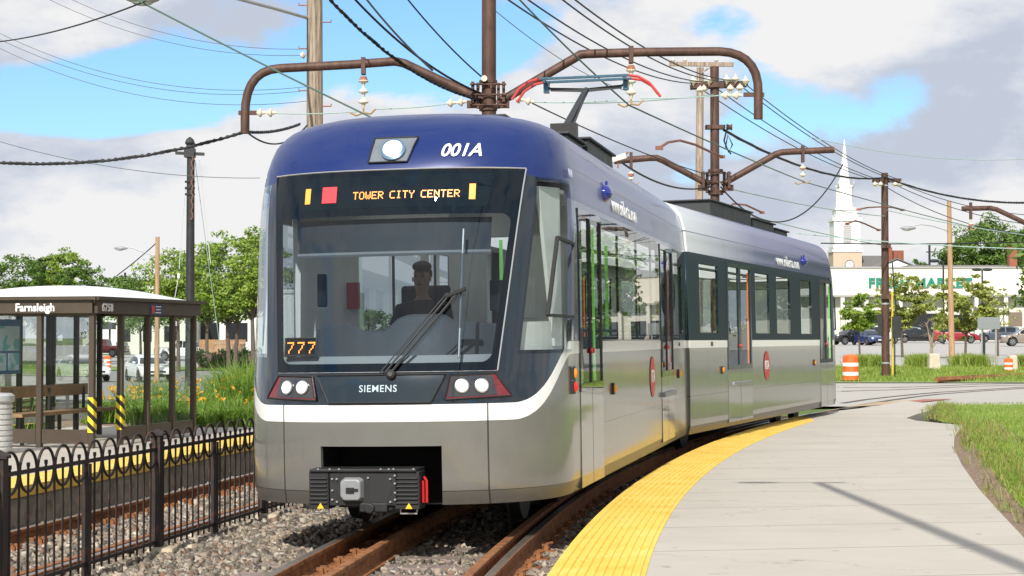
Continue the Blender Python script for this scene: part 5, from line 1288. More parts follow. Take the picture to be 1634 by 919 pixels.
def blade_cloud(pts, hmin, hmax, w, lean, seed, seg=2):
    """grass-like bent blades rooted at pts (N,3)"""
    rng = np.random.default_rng(seed); N = len(pts); h = rng.uniform(hmin, hmax, N); az = rng.uniform(0, 6.283, N); ln = rng.uniform(.15, 1, N) * lean
    d = np.stack([np.cos(az), np.sin(az), np.zeros(N)], 1); a2 = rng.uniform(0, 6.283, N); s = np.stack([np.cos(a2), np.sin(a2), np.zeros(N)], 1) * (w * rng.uniform(.6, 1.2, N))[:, None]
    up = np.array([0, 0, 1.0]); m1 = pts + d * (h * ln * .3)[:, None] + up * (h * .6)[:, None]; tp = pts + d * (h * ln)[:, None] + up * (h * (1 - .35 * ln))[:, None]
    v = np.stack([pts - s, pts + s, m1 + s * .8, m1 - s * .8, tp], 1).reshape(-1, 3); b = (np.arange(N) * 5)[:, None]
    q = np.concatenate([b + np.array([[0, 1, 2]]), b + np.array([[0, 2, 3]]), b + np.array([[3, 2, 4]])], 1).reshape(-1, 3)
    return v, q
GRASS = leafmat('grass_blade', [(.16, .27, .03), (.25, .37, .045), (.35, .44, .07), (.50, .48, .16)], .5, .4)
# ================================================================ near grass on the right
def inpoly(x, y, poly):
    c = False; n = len(poly)
    for i in range(n):
        a, b = poly[i], poly[i - 1]
        if (a.y > y) != (b.y > y) and x < (b.x - a.x) * (y - a.y) / (b.y - a.y) + a.x: c = not c
    return c
gpoly = gb + [V(24, 46, 0), V(10, 12, 0)]
rng = np.random.default_rng(3); P_ = []
ysamp = 12 / (1 - rng.uniform(0, 1, 230000) * (1 - 12 / 47.0)) 
xs_ = rng.uniform(3.0, 14.5, 230000)
for x, y in zip(xs_, ysamp):
    if x < .31 * y + .6 and inpoly(x, y, gpoly): P_.append((x, y, PZ))
P_ = np.array(P_); v, f = blade_cloud(P_, .035, .095, .0045, 1.0, 4)
v2 = v.copy(); tag(fastmesh('grass', v, f, GRASS), kind='stuff')
# ragged taller tufts along the soil edge
te = []
for a, b in zip(gb[:-1], gb[1:]):
    for i in range(int((b - a).length * 26)):
        t = random.random(); p = a.lerp(b, t)
        if random.random() < .75: te.append((p.x + random.gauss(.12, .16), p.y + random.gauss(0, .12), PZ - .01))
te = np.array(te); te = np.repeat(te, 7, 0); te = te + np.random.default_rng(1).normal(0, .03, te.shape) * [1, 1, 0]
v, f = blade_cloud(te, .06, .20, .0045, 1.2, 8); tag(fastmesh('tall_grass', v, f, leafmat('straw_grass', [(.18, .32, .04), (.26, .38, .06), (.40, .36, .13), (.36, .20, .08)], .6, .35)), kind='stuff')
n = 42000; x = np.random.default_rng(9).uniform(5, 32, n); y = np.random.default_rng(10).uniform(66.5, 86, n)
pts = np.stack([x, y, [T(a, b) + .03 for a, b in zip(x, y)]], 1); v, f = blade_cloud(pts, .08, .22, .012, .9, 12); tag(fastmesh('far_grass_blades', v, f, GRASS), kind='stuff')
# ================================================================ bus shelter
BRZ = simple('bronze_aluminium', (.085, .065, .048), .45, .3, var=.12, scale=3)
C0 = V(-5.93, 25.7, LZ); ex = V(-.968, .25, 0); ey = V(.25, .968, 0)
sh = thing('bus_shelter', 'bronze framed glass bus shelter with white domed roof and station name on its fascia', 'bus shelter', C0)
def S(a, b, z): return ex * a + ey * b + V(0, 0, z)
LW, LL, HT = 1.64, 3.42, 2.10
def beam(m, a, b, w, h): m.bar(a, b, w, h)
m = MB(); h0 = 1.905
for (a, b) in ((S(-.04, -.07, 0), S(LW + .9, -.07, 0)),): m.bar(a + V(0, 0, HT - .10), b + V(0, 0, HT - .10), .05, .19)
m.bar(S(-.07, -.04, HT - .10), S(-.07, LL + .05, HT - .10), .05, .19)
m.bar(S(LW + .9, -.04, HT - .10), S(LW + .9, LL, HT - .10), .05, .19); m.bar(S(-.04, LL + .07, HT - .10), S(LW + .9, LL + .07, HT - .10), .05, .19)
m.build('fascia', BRZ, sh, bevel=.004)
m = MB()
for (a, b) in ((S(-.12, -.13, HT + .02), S(LW + .95, -.13, HT + .02)), (S(-.13, -.12, HT + .02), S(-.13, LL + .12, HT + .02)), (S(-.12, LL + .13, HT + .02), S(LW + .95, LL + .13, HT + .02)), (S(LW + .95, -.12, HT + .02), S(LW + .95, LL + .12, HT + .02))): m.bar(a, b, .05, .05)
m.build('gutter', BRZ, sh)
m = MB()
def dome(u, v_):
    uu_, vv_ = 2 * u - 1, 2 * v_ - 1; h = (1 - abs(uu_) ** 2.2) ** .8 * (1 - abs(vv_) ** 2.2) ** .8
    return S(-.10 + (LW + 1.05) * u, -.10 + (LL + .2) * v_, HT + .03 + .22 * h)
m.grid(dome, 20, 20); m.build('roof', simple('white_roof', (.78, .79, .80), .35, var=.03), sh, True)
def post(a, b, mat=BRZ, w=.078, z1=2.0):
    m = MB(); m.bar(S(a, b, 0), S(a, b, z1), w, w, up=ey); return m.build('post', mat, sh, bevel=.004)
DKB = simple('dark_bronze', (.018, .015, .013), .5, .2, var=.1)
for b in (0, .87, 1.75, 2.62, 3.4): post(0, b)
post(.82, 0)
for b in (0.02, .87, 1.75, 2.62, 3.4): post(LW, b, DKB, .07)
post(.82, 3.4, DKB, .06); post(LW + .85, 0.0); post(LW + .85, 3.4, DKB)
SHG = glassmat('shelter_glass', (.93, .965, .955), .7)
def pane(a0, b0, a1, b1, z0=.27, z1=1.88):
    m = MB(); m.add([S(a0, b0, z0), S(a1, b1, z0), S(a1, b1, z1), S(a0, b0, z1)], [(0, 1, 2, 3)]); m.build('glass_pane', SHG, sh)
def kick(a0, b0, a1, b1, z0=.06, z1=.26):
    m = MB(); m.bar(S(a0, b0, (z0 + z1) / 2), S(a1, b1, (z0 + z1) / 2), .05, z1 - z0); m.build('kick_panel', BRZ, sh); m = MB(); m.bar(S(a0, b0, 1.90), S(a1, b1, 1.90), .05, .05); m.build('top_rail', BRZ, sh)
for b0, b1 in ((.92, 1.70), (1.80, 2.57), (2.67, 3.35)): pane(0, b0, 0, b1); kick(0, b0, 0, b1)
pane(.05, 0, .77, 0); kick(.05, 0, .77, 0); pane(.87, 0, LW - .04, 0); kick(.87, 0, LW - .04, 0); pane(LW + .04, 0, LW + .8, 0); kick(LW + .04, 0, LW + .8, 0)
for b0, b1 in ((.06, .83), (.91, 1.71), (1.79, 2.58), (2.66, 3.36)): pane(LW, b0, LW, b1)
pane(.06, 3.4, LW - .04, 3.4)
m = MB(); m.bar(S(.05, 0.03, 1.97), S(.05, LL, 1.97), .04, .04); m.build('header', BRZ, sh)
BENCH = simple('bench_timber', (.30, .17, .09), .6, var=.25, scale=6)
m = MB(); m.bar(S(LW - .12, .1, .76), S(LW - .12, 2.75, .76), .035, .17); m.build('backrest', BENCH, sh); m = MB(); m.bar(S(LW - .32, .1, .44), S(LW - .32, 3.0, .44), .34, .05); m.build('bench_seat', BENCH, sh)
m = MB()
for b in (.4, 1.5, 2.6): m.bar(S(LW - .32, b, 0), S(LW - .32, b, .42), .05, .05); m.bar(S(LW - .14, b, .42), S(LW - .14, b, .8), .04, .04)
m.build('bench_leg', DKB, sh)
def hazard():
    mt = Mat('hazard_tape', (.8, .6, .05), .5); x, y, z = mt.coords(); t = (z + x * 1.0 + y * .3) / .16; fr = t - t._m('FLOOR'); mt.set('Base Color', mt.mix(fr.gt(.5), (.80, .58, .03), (.01, .01, .01))); return mt.m
HZ = hazard()
for b in (.0, .87):
    m = MB(); m.bar(S(-.048, b, .22), S(-.048, b, .72), .006, .085, up=ey); m.bar(S(.0, b - .048, .22), S(.0, b - .048, .72), .085, .006, up=ey); m.build('hazard_tape', HZ, sh)
Mf = frame(-ex, -ey, S(.85, -.10, 1.985)); t = text('lettering', 'Farnsleigh', .155, Mf, WHITE, sh, .003, .004)
Mf = frame(ey, -ex, S(-.10, .26, 1.985)); text('lettering', '6758', .15, Mf, WHITE, sh, .003, .004, sx=1.15)
m = MB(); m.box((0, 0, 0), (.42, .17, .01), M=frame(ey, -ex, S(-.10, 1.84, 1.985))); sg = m.build('route_sign', simple('navy_sign', (.02, .04, .14), .4, var=0), sh)
m = MB(); m.box((-.13, 0, .008), (.10, .12, .01), M=frame(ey, -ex, S(-.10, 1.84, 1.985))); m.build('emblem', simple('sign_red', (.6, .05, .05), .4, var=0), sg)
m = MB()
for i in range(3): m.box((.05, .045 - .045 * i, .008), (.18 - .03 * (i % 2), .015, .008), M=frame(ey, -ex, S(-.10, 1.84, 1.985)))
m.build('lettering', WHITE, sg)
# map board inside, at the far left
m = MB(); q = S(LW - .05, .02, 1.42); Mm = frame(ey, -ex, S(LW - .06, .38, 1.43)); m.box((0, 0, 0), (.78, .80, .03), M=Mm); mb_ = m.build('map_board', simple('map_blue', (.03, .13, .28), .4, var=.05), sh)
m = MB(); m.box((0, .12, .02), (.68, .36, .01), M=Mm); m.box((-.18, -.22, .02), (.30, .25, .01), M=Mm); m.box((.18, -.22, .02), (.30, .25, .01), M=Mm)
mm_ = Mat('map_paper', (.35, .55, .62), .5); mm_.set('Base Color', mm_.ramp(mm_.noise(5, 3), [(.42, (.12, .42, .42)), (.47, (.42, .58, .64)), (.6, (.45, .60, .68))])); m.build('map_sheet', mm_.m, mb_)
# ---- waste bin
wbn = thing('waste_bin', 'ribbed concrete waste bin in front of the shelter at the left edge', 'waste bin', V(-7.03, 24.5, LZ))
m = MB(); pr = [(.27, 0), (.29, .02)]
for i in range(9): z = .04 + i * .072; pr += [(.30, z), (.30, z + .045), (.285, z + .052), (.285, z + .068)]
pr += [(.29, .70)]; m.lathe(pr, n=24); m.build('body', simple('pebble_concrete', (.52, .52, .50), .8, var=.15, scale=30, bump=.4), wbn, True, angle=30)
m = MB(); m.lathe([(.31, .69), (.325, .71), (.325, .78), (.29, .81), (.12, .82)], n=24); m.build('lid', simple('grey_lid', (.42, .43, .43), .5, var=.08), wbn, True)
# ================================================================ iron fence between the tracks
IRON = Mat('rusty_iron', (.04, .03, .03), .6, .2); ni = IRON.noise(5, 7, .75); IRON.set('Base Color', IRON.ramp(ni, [(.35, (.018, .016, .016)), (.55, (.036, .024, .020)), (.70, (.15, .055, .035))])); IRON = IRON.m
fdir = V(.1667, 1, 0).normalized(); FB = lambda y: V(fence_x(y), y, 0)
PS = 1.52 / fdir.y * fdir.y; posts_y = [15.6 + 1.5 * i for i in range(-4, 8)]
for i, y in enumerate(posts_y[:-1]):
    big = (i % 2 == 0)
    o = thing('iron_fence', '', 'fence', FB(y), group='hoop topped iron fence panels between the tracks')
    nm = {4: 'hooped iron fence panel with capped post and concrete block under it, right of image left third', }
    L = (FB(posts_y[i + 1]) - FB(y)).length; X = fdir
    z0, zr, zt = -.11, .68, .84
    m = MB(); m.bar(V(0, 0, zr), X * L, .0, .0) if False else None
    m.bar(V(0, 0, zr), X * L + V(0, 0, zr), .022, .030); o1 = m.build('top_rail', IRON, o)
    m = MB(); m.bar(V(0, 0, z0), X * L + V(0, 0, z0), .022, .028); m.build('bottom_rail', IRON, o)
    m = MB(); r = .052 if big else .036
    m.bar(V(0, 0, -.32), V(0, 0,   .82 if big else .66), r * 1.6, r * 1.6, up=X)
    if big: m.add([V(-.06, -.06, .82), V(.06, -.06, .82), V(.06, .06, .82), V(-.06, .06, .82), V(0, 0, .86), V(-.06, -.06, .80), V(.06, -.06, .80), V(.06, .06, .80), V(-.06, .06, .80)], [(0, 1, 4), (1, 2, 4), (2, 3, 4), (3, 0, 4), (0, 5, 6, 1), (1, 6, 7, 2), (2, 7, 8, 3), (3, 8, 5, 0), (5, 8, 7, 6)])
    m.build('post', IRON, o)
    n = 5; w_ = L / n
    for k in range(n):
        m = MB(); c = X * (w_ * (k + .5))
        a_ = w_ * .47; pts = []
        for t in range(25):
            th = 2 * math.pi * t / 24; pts.append(c + X * (a_ * math.cos(th)) + V(0, 0, .682 + .15 * math.sin(th)))
        m.tube(pts, .011, 6, caps=False); m.build('hoop', IRON, o, True)
        for off, top in ((.5, .715), (1.0, .68)):
            if k == n - 1 and off == 1.0: continue
            m = MB(); q = X * (w_ * (k + off)); m.bar(q + V(0, 0, -.17), q + V(0, 0, top), .014, .014, up=X)
            if off == .5: m.box(q + V(0, 0, top + .012), (.022, .022, .03))
            m.build('picket', IRON, o)
    if big:
        bk_ = MB(); bk_.box((.05, -.03, -.33), (.25, .25, .36), taper=.94); b_ = bk_.build('footing_block', simple('footing_concrete', (.45, .38, .27), .9, var=.15, bump=.4), o, bevel=.03)
    px = round(817 + F * fence_x(y) / y)
    fence_lab = {0: 'hidden', }
    o['label'] = ['iron fence panel nearest the camera, cut off by the left edge', 'iron fence panel second nearest at the left edge', 'iron fence panel third from the left edge, starting with a capped post', 'iron fence panel ending at the tall capped post with the concrete block', 'iron fence panel just right of the tall capped post with the concrete block',
        'iron fence panel second right of the tall capped post, beside the train nose', 'iron fence panel reaching behind the train nose', 'iron fence panel hidden behind the train front', 'iron fence panel further behind the train front', 'iron fence panel far behind the train front', 'iron fence panel last behind the train'][i]
# rusty debris lumps next to the fence
# ================================================================ flower bed
DL = leafmat('daylily_leaf', [(.12, .24, .03), (.20, .34, .04), (.28, .40, .07)], .45, .35); FLW = leafmat('daylily_flower', [(.90, .52, .02), (.95, .62, .04), (.9, .42, .03)], .5, .4)
def daylily(i, p, h, label, flowers=12, spread=.42, nb=150):
    o = thing('daylily', label, 'plant', p, group='daylilies in the bed by the shelter'); rng = np.random.default_rng(100 + i)
    pts = np.stack([rng.normal(0, .10, nb), rng.normal(0, .10, nb), np.zeros(nb)], 1); v, f = blade_cloud(pts, h * .6, h, .013, 1.0, 200 + i); fastmesh('foliage', v, f, DL, o)
    if flowers:
        m = MB(); r2 = random.Random(i)
        for k in range(flowers):
            a = r2.uniform(0, 6.28); d = r2.uniform(.05, spread); q = V(math.cos(a) * d, math.sin(a) * d, h * r2.uniform(.75, 1.15)); m.tube([(0, 0, 0), (q.x * .5, q.y * .5, q.z * .7), q], .005, 3)
        m.build('stem', DL, o)
        cs_ = []; r2 = random.Random(i)
        for k in range(flowers): a = r2.uniform(0, 6.28); d = r2.uniform(.05, spread); cs_.append((math.cos(a) * d, math.sin(a) * d, h * r2.uniform(.75, 1.15)))
        v, f = leaves(np.array(cs_), np.full(len(cs_), .03), 7, .030, i, 1.0); fastmesh('blossom', v, f, FLW, o)
    return o
r_ = random.Random(5); k = 0
for row, (Y0, z) in enumerate(((32.2, 1), (33.4, 1), (34.8, 1), (36.4, 1))):
    for j in range(11):
        px = 225 + j * 20 + r_.uniform(-6, 6) + row * 3; Y = Y0 + r_.uniform(-.3, .3); b = P(px, 540, Y); fl = r_.choice((1, 2, 4))
        daylily(k, V(b.x, Y, 0), r_.uniform(.50, .75) + row * .05, 'yellow daylily clump in the flower bed between shelter and train', fl); k += 1
for j in range(6):
    b = P(150 + 12 * j, 540, 35); daylily(k, V(b.x, 35 + .2 * j, 0), .6, 'yellow daylily clump seen through the shelter glass', 9); k += 1
for px, Y, h in ((360, 37.5, 1.15), (378, 36.5, 1.5), (392, 35.5, 1.25), (404, 35.2, 1.2), (385, 39, 1.5), (412, 37, 1.3), (232, 37, 1.0), (262, 38, 1.0), (30, 33, 1.0), (10, 32.5, 1.1)):
    b = P(px, 540, Y); o = thing('ornamental_grass', 'tall green grass tuft growing behind the daylilies', 'plant', V(b.x, Y, 0), group='tall grass tufts behind the daylilies')
    rng = np.random.default_rng(int(px)); n = 420; pts = np.stack([rng.normal(0, .22, n), rng.normal(0, .2, n), np.zeros(n)], 1); v, f = blade_cloud(pts, h * .55, h, .012, .8, int(px) + 7); fastmesh('foliage', v, f, DL, o)
#@@PART
# ================================================================ vehicles
TYRE = simple('tyre_rubber', (.018, .018, .018), .8, var=0); RIM = simple('wheel_rim', (.35, .36, .37), .3, .7, var=0); CGL = Mat('car_window', (.012, .016, .018), .06, Coat_Weight=.5).m
CLAMP = simple('car_headlamp', (.7, .72, .72), .1, var=0); TLAMP = simple('car_taillamp', (.45, .02, .02), .2, var=0); TRIM = simple('car_black_trim', (.02, .02, .02), .5, var=0)
_paints = {}
def paint(n, c, metal=.2):
    if n not in _paints: _paints[n] = Mat(n, c, .25, metal, Coat_Weight=.8, Coat_Roughness=.05).m
    return _paints[n]
# stations along the length (fraction of L from the rear): (x, bottom, belt, half width)
KINDS = {
 'sedan': dict(L=4.75, W=1.82, H=1.44, st=[(-2.37, .45, .70, .70), (-2.30, .30, .90, .80), (-2.0, .22, .98, .88), (-1.2, .2, .97, .91), (0, .2, .93, .91), (1.0, .2, .90, .91), (1.6, .22, .84, .89), (2.1, .26, .74, .84), (2.30, .30, .64, .74), (2.37, .40, .55, .62)],
   gh=[(-2.02, .98, .80), (-1.25, 1.36, .60), (-.55, 1.44, .62), (.10, 1.42, .63), (.45, 1.30, .64), (1.25, .90, .80)], wb=(-1.38, 1.42), r=.33),
 'suv': dict(L=4.7, W=1.86, H=1.70, st=[(-2.35, .50, .95, .80), (-2.28, .32, 1.08, .88), (-1.2, .24, 1.08, .93), (0, .24, 1.06, .93), (1.0, .24, 1.03, .93), (1.6, .26, .98, .91), (2.15, .3, .88, .86), (2.33, .38, .72, .74)],
   gh=[(-2.27, 1.07, .84), (-2.0, 1.58, .68), (-1.2, 1.69, .68), (.0, 1.68, .69), (.55, 1.52, .70), (1.15, 1.04, .82)], wb=(-1.36, 1.40), r=.37),
 'jeep': dict(L=4.3, W=1.85, H=1.80, st=[(-2.1, .55, 1.05, .85), (-2.05, .45, 1.12, .88), (-1.2, .42, 1.12, .88), (0, .42, 1.12, .88), (.7, .42, 1.12, .86), (.75, .5, 1.10, .72), (1.9, .5, 1.04, .66), (2.0, .55, .95, .66)],
   gh=[(-2.04, 1.11, .82), (-1.98, 1.76, .72), (-1.0, 1.80, .72), (.2, 1.79, .72), (.42, 1.70, .72), (.62, 1.12, .80)], wb=(-1.3, 1.35), r=.42),
 'pickup': dict(L=5.6, W=1.98, H=1.88, st=[(-2.8, .6, 1.15, .90), (-2.75, .5, 1.18, .95), (-1.0, .42, 1.18, .97), (0, .40, 1.17, .97), (1.2, .40, 1.15, .97), (2.3, .42, 1.08, .95), (2.7, .48, .95, .88), (2.8, .55, .85, .80)],
   gh=[(-.95, 1.17, .86), (-.85, 1.80, .72), (-.3, 1.88, .74), (.4, 1.86, .74), (.7, 1.72, .75), (1.25, 1.15, .86)], wb=(-1.7, 1.85), r=.40),
}
def car(name, label, cat, p, ang, kind, col, group=None):
    K = KINDS[kind]; o = thing(name, label, cat, p, ang, group); m = MB(); rings = []
    nf = 40
    xs = sorted({s[0] for s in K['st']} | set(arange(K['st'][0][0], K['st'][-1][0], nf)))
    col_ = lambda x, i: interp(x, [(s[0], s[i]) for s in K['st']])
    for x in xs:
        b, t, hw = col_(x, 1), col_(x, 2), col_(x, 3); bb = b
        for wx in K['wb']:
            d = abs(x - wx)
            if d < K['r'] * 1.14: bb = max(bb, K['r'] + math.sqrt((K['r'] * 1.14) ** 2 - d * d))
        rings.append([V(x, -hw * .90, bb), V(x, -hw, min(bb + .08, t - .06)), V(x, -hw * 1.01, max(bb + .09, (b + t) / 2)), V(x, -hw * .97, t - .05), V(x, -hw * .86, t), V(x, 0, t + .025), V(x, hw * .86, t), V(x, hw * .97, t - .05), V(x, hw * 1.01, max(bb + .09, (b + t) / 2)), V(x, hw, min(bb + .08, t - .06)), V(x, hw * .90, bb)])
    k = 11; m.v = [p_ for r in rings for p_ in r]
    for i in range(len(rings) - 1):
        for j in range(k - 1): m.f.append((i * k + j, i * k + j + 1, (i + 1) * k + j + 1, (i + 1) * k + j)); m.mi.append(0)
    m.f.append(tuple(range(k))); m.mi.append(0); m.f.append(tuple((len(rings) - 1) * k + j for j in reversed(range(k)))); m.mi.append(0)
    body = m.build('body', col, o, True, angle=45)
    # greenhouse shell (roof and pillars) and glass inset
    g = K['gh']; m = MB()
    bw = [interp(x, [(s[0], s[3]) for s in K['st']]) * .90 for x, _, _ in g]; belt = [interp(x, [(s[0], s[2]) for s in K['st']]) for x, _, _ in g]
    for (x, z, w_), b0, bz_ in zip(g, bw, belt):
        m.v += [V(x, -b0, min(bz_, z) - .03), V(x, -w_, z - .06 if z > bz_ + .1 else z), V(x, -w_ * .86, z), V(x, w_ * .86, z), V(x, w_, z - .06 if z > bz_ + .1 else z), V(x, b0, min(bz_, z) - .03)]
    n = len(g)
    for i in range(n - 1):
        for j in range(5): m.f.append((i * 6 + j, i * 6 + j + 1, (i + 1) * 6 + j + 1, (i + 1) * 6 + j)); m.mi.append(0)
    m.build('roof', col, o, True, angle=40)
    def side(x0, x1, s):
        def zt(x): return interp(x, [(a, b) for a, b, _ in g])
        def wt(x): return interp(x, [(a, c) for a, _, c in g])
        nn = 6; a = []; b = []
        for i in range(nn + 1):
            x = lerp(x0, x1, i / nn); z = zt(x) - .10; zb_ = interp(x, [(q[0], q[2]) for q in K['st']]) + .02; z = max(z, zb_)
            hb = interp(x, [(q[0], q[3]) for q in K['st']]) * .90; f_ = lambda zz: lerp(hb, wt(x), (zz - zb_ + .05) / max(.05, zt(x) - .06 - zb_ + .05)) + .012
            a.append(V(x, s * f_(zb_), zb_)); b.append(V(x, s * f_(z), z))
        gl = MB(); gl.add(a + b, [(i, i + 1, nn + 2 + i, nn + 1 + i) for i in range(nn)]); gl.build('side_window', CGL, o)
    xa, xb = g[0][0], g[-1][0]; L_ = xb - xa
    for s in (-1, 1): side(xa + L_ * .16, xa + L_ * .44, s); side(xa + L_ * .47, xa + L_ * .88, s)
    for nm, (i, j) in (('windscreen', (n - 1, n - 2)), ('rear_window', (0, 1))):
        a, b = g[i], g[j]; m = MB(); dx = .02 if i else -.02; lo_, hi_ = .12, .90
        q = lambda t, s: V(lerp(a[0], b[0], t) + dx, s * lerp(interp(a[0], [(z[0], z[3]) for z in K['st']]) * .84, b[2] * .86, t), lerp(a[1], b[1], t) + .015)
        m.add([q(lo_, -1), q(lo_, 1), q(hi_, 1), q(hi_, -1)], [(0, 1, 2, 3)]); m.build(nm, CGL, o)
    for wx in K['wb']:
        for s in (-1, 1):
            hw = K['W'] / 2; r = K['r']; m = MB(); m.lathe([(r * .6, -.10), (r * .94, -.10), (r, -.07), (r, .07), (r * .94, .10), (r * .62, .10), (r * .60, .07)], (wx, s * (hw - .11), r), 22, axis=(0, s, 0)); t = m.build('wheel', TYRE, o, True)
            m = MB(); m.lathe([(r * .62, 0), (r * .60, .02), (r * .15, .03), (r * .12, .045)], (wx, s * (hw - .035), r), 16, axis=(0, s, 0)); m.build('rim', RIM, t)
            m = MB(); 
            for q in range(5): a = q * 1.2566 + .3; m.box((wx + math.cos(a) * r * .36, s * (hw + .0), r + math.sin(a) * r * .36), (.10, .008, .10))
            m.build('rim_gap', TRIM, t)
    xf = K['st'][-1][0]; zf = K['st'][-3][2]; xr = K['st'][0][0]
    hz = K['st'][-2][2]; xk = K['st'][-2][0]; wk = K['st'][-2][3]
    for s in (-1, 1):
        m = MB(); m.sphere((xk - .06, s * wk * .86, hz - .02), .13, 10, sc=(1.0, 1.1, .62)); m.build('headlight', CLAMP, o, True)
        m = MB(); m.box((xr + .10, s * K['st'][1][3] * .86, K['st'][1][2] - .13), (.12, .26, .15)); m.build('taillight', TLAMP, o, bevel=.02)
        m = MB(); m.sphere((g[-2][0] + .35, s * (K['W'] / 2 + .05), belt[-2] + .10), .10, 8, sc=(.8, 1, .7)); m.build('mirror', col, o, True)
    m = MB(); m.box((xf - .03, 0, hz - .10), (.10, wk * 1.1, .10)); m.box((xf - .06, 0, .36), (.12, wk * 1.2, .14)); m.build('grille', TRIM, o, bevel=.02)
    m = MB(); m.box((xf + .025, 0, .47), (.02, .34, .11)); m.build('number_plate', simple('plate_white', (.6, .6, .6), .5, var=0), o)
    return o
def car_px(name, label, cat, px, py, ang, kind, col, D=None, group=None):
    """stand the car on the terrain where the ray through its lowest pixel meets it"""
    y = D or 60
    if D is None:
        for y_ in np.arange(44, 320, .5):
            p = P(px, py, float(y_))
            if p.z <= T(p.x, p.y) + .04: y = float(y_); break
    p = P(px, 540, y); return car(name, label, cat, V(p.x, y, T(p.x, y) + .04), ang, kind, col, group)
Wp = paint('white_car_paint', (.75, .76, .76), 0); Rp = paint('red_car_paint', (.28, .012, .02)); Kp = paint('black_car_paint', (.012, .012, .014)); Bp = paint('blue_car_paint', (.015, .04, .15)); Gp = paint('grey_blue_car_paint', (.06, .075, .10)); Tp = paint('beige_car_paint', (.25, .21, .17)); Mp = paint('maroon_car_paint', (.10, .01, .012)); Tl = paint('teal_car_paint', (.03, .09, .14))
car_px('sedan', 'white sedan seen through the middle shelter panes, on the left', 'car', 133, 608, R(-58), 'sedan', Wp)
car_px('sedan', 'white sedan seen through the right shelter panes, near the black pole', 'car', 237, 608, R(-66), 'sedan', Wp)
car_px('pickup_truck', 'white pickup truck passing behind the black pole', 'truck', 298, 576, R(-20), 'pickup', Wp)
G3 = 'vehicles in the far left car park'
car_px('parked_car', 'teal car at the left edge behind the shelter map board', 'car', 52, 560, R(20), 'sedan', Tl, D=182, group=G3)
car_px('parked_car', 'dark car parked behind the shelter, left of the red pickup', 'car', 112, 556, R(15), 'suv', Gp, D=184, group=G3)
car_px('pickup_truck', 'maroon pickup truck seen between the shelter posts', 'truck', 160, 556, R(170), 'pickup', Mp, D=186, group=G3)
car_px('parked_car', 'dark blue car half hidden behind the left shelter posts', 'car', 84, 560, R(200), 'sedan', Bp, D=178, group=G3)
G4 = 'cars parked before the store'
car_px('suv', 'black suv parked right behind the train tail', 'car', 1362, 550, R(-160), 'suv', Kp, D=170, group=G4)
car_px('parked_car', 'blue car parked beside the white off-roader', 'car', 1386, 549, R(-76), 'sedan', Bp, D=168, group=G4)
car_px('off_roader', 'white boxy off-roader partly behind the third brown pole', 'car', 1402, 547, R(-150), 'jeep', Wp, D=178, group=G4)
car_px('parked_car', 'black sedan parked between the brown pole and the dead tree', 'car', 1465, 546, R(-8), 'sedan', Kp, D=188, group=G4)
car_px('suv', 'red suv parked beyond the wooden lamp pole', 'car', 1526, 546, R(-12), 'suv', Rp, D=182, group=G4)
car_px('parked_car', 'dark grey blue car parked behind the grey sign', 'car', 1592, 545, R(172), 'suv', Gp, D=190, group=G4)
car_px('parked_car', 'beige car parked at the right edge of the picture', 'car', 1640, 552, R(172), 'suv', Tp, D=160, group=G4)
car_px('parked_car', 'dark car standing deeper in the lot near the store entrance', 'car', 1440, 538, R(170), 'suv', Gp, D=210, group=G4)
# ================================================================ buildings
def bbox(m, x0, x1, y0, y1, z0, z1, mi=0): m.box(((x0 + x1) / 2, (y0 + y1) / 2, (z0 + z1) / 2), (x1 - x0, y1 - y0, z1 - z0), mi=mi)
DS = 236.0; gz = T(60, DS); X = lambda px, D=DS: P(px, 540, D).x; Z = lambda py, D=DS: P(817, py, D).z
CREAM = simple('cream_render', (.72, .67, .58), .85, var=.05, scale=.3); CREAM2 = simple('pale_render', (.66, .64, .58), .85, var=.05, scale=.3); SHOP = simple('shop_dark_glass', (.02, .022, .025), .15, var=0); GRNL = simple('green_letter', (.01, .22, .15), .4, var=0)
st_ = thing('store', 'long cream supermarket with green letters on its wall above the parked cars', 'building', V(X(1480), DS, gz))
def L(o, m): 
    for i, p in enumerate(m.v): m.v[i] = p - Vector(o.location)
    return m
m = MB(); bbox(m, 36, 150, DS, DS + 40, Z(476), Z(427)); L(st_, m).build('upper_wall', CREAM, st_)
m = MB(); bbox(m, 36, 150, DS + .8, DS + 40, gz, Z(476)); L(st_, m).build('lower_wall', CREAM2, st_)
m = MB(); bbox(m, 36, 150, DS - .15, DS + .0, Z(428), Z(425.5)); bbox(m, 36, 150, DS - 1.0, DS - .02, Z(474), Z(471)); L(st_, m).build('cornice', simple('grey_coping', (.34, .34, .33), .7, var=.05), st_)
for a, b, c, d in ((1385, 1430, 497, 545), (1436, 1500, 500, 545), (1610, 1634, 498, 520), (1560, 1597, 495, 525), (1520, 1550, 502, 545), (1665, 1740, 500, 545), (1760, 1860, 500, 545), (1880, 1990, 500, 545)):
    m = MB(); bbox(m, X(a), X(b), DS + .70, DS + .82, max(gz, Z(d)), Z(c)); L(st_, m).build('shop_window', SHOP if a != 1610 else simple('roller_shutter', (.20, .15, .12), .7), st_)
for a in (1340, 1378, 1432, 1504, 1553, 1600, 1640, 1700, 1750): m = MB(); bbox(m, X(a), X(a + 6), DS - .9, DS - .3, gz, Z(474)); L(st_, m).build('column', CREAM2, st_)
tw_ = X(1551) - X(1386)
t = text('lettering', 'FRESH MARKET', 1.62, frame((1, 0, 0), (0, -1, 0), V((X(1386) + X(1551)) / 2, DS - .12, Z(452)) - Vector(st_.location)), GRNL, st_, .08, .06, space=1.1)
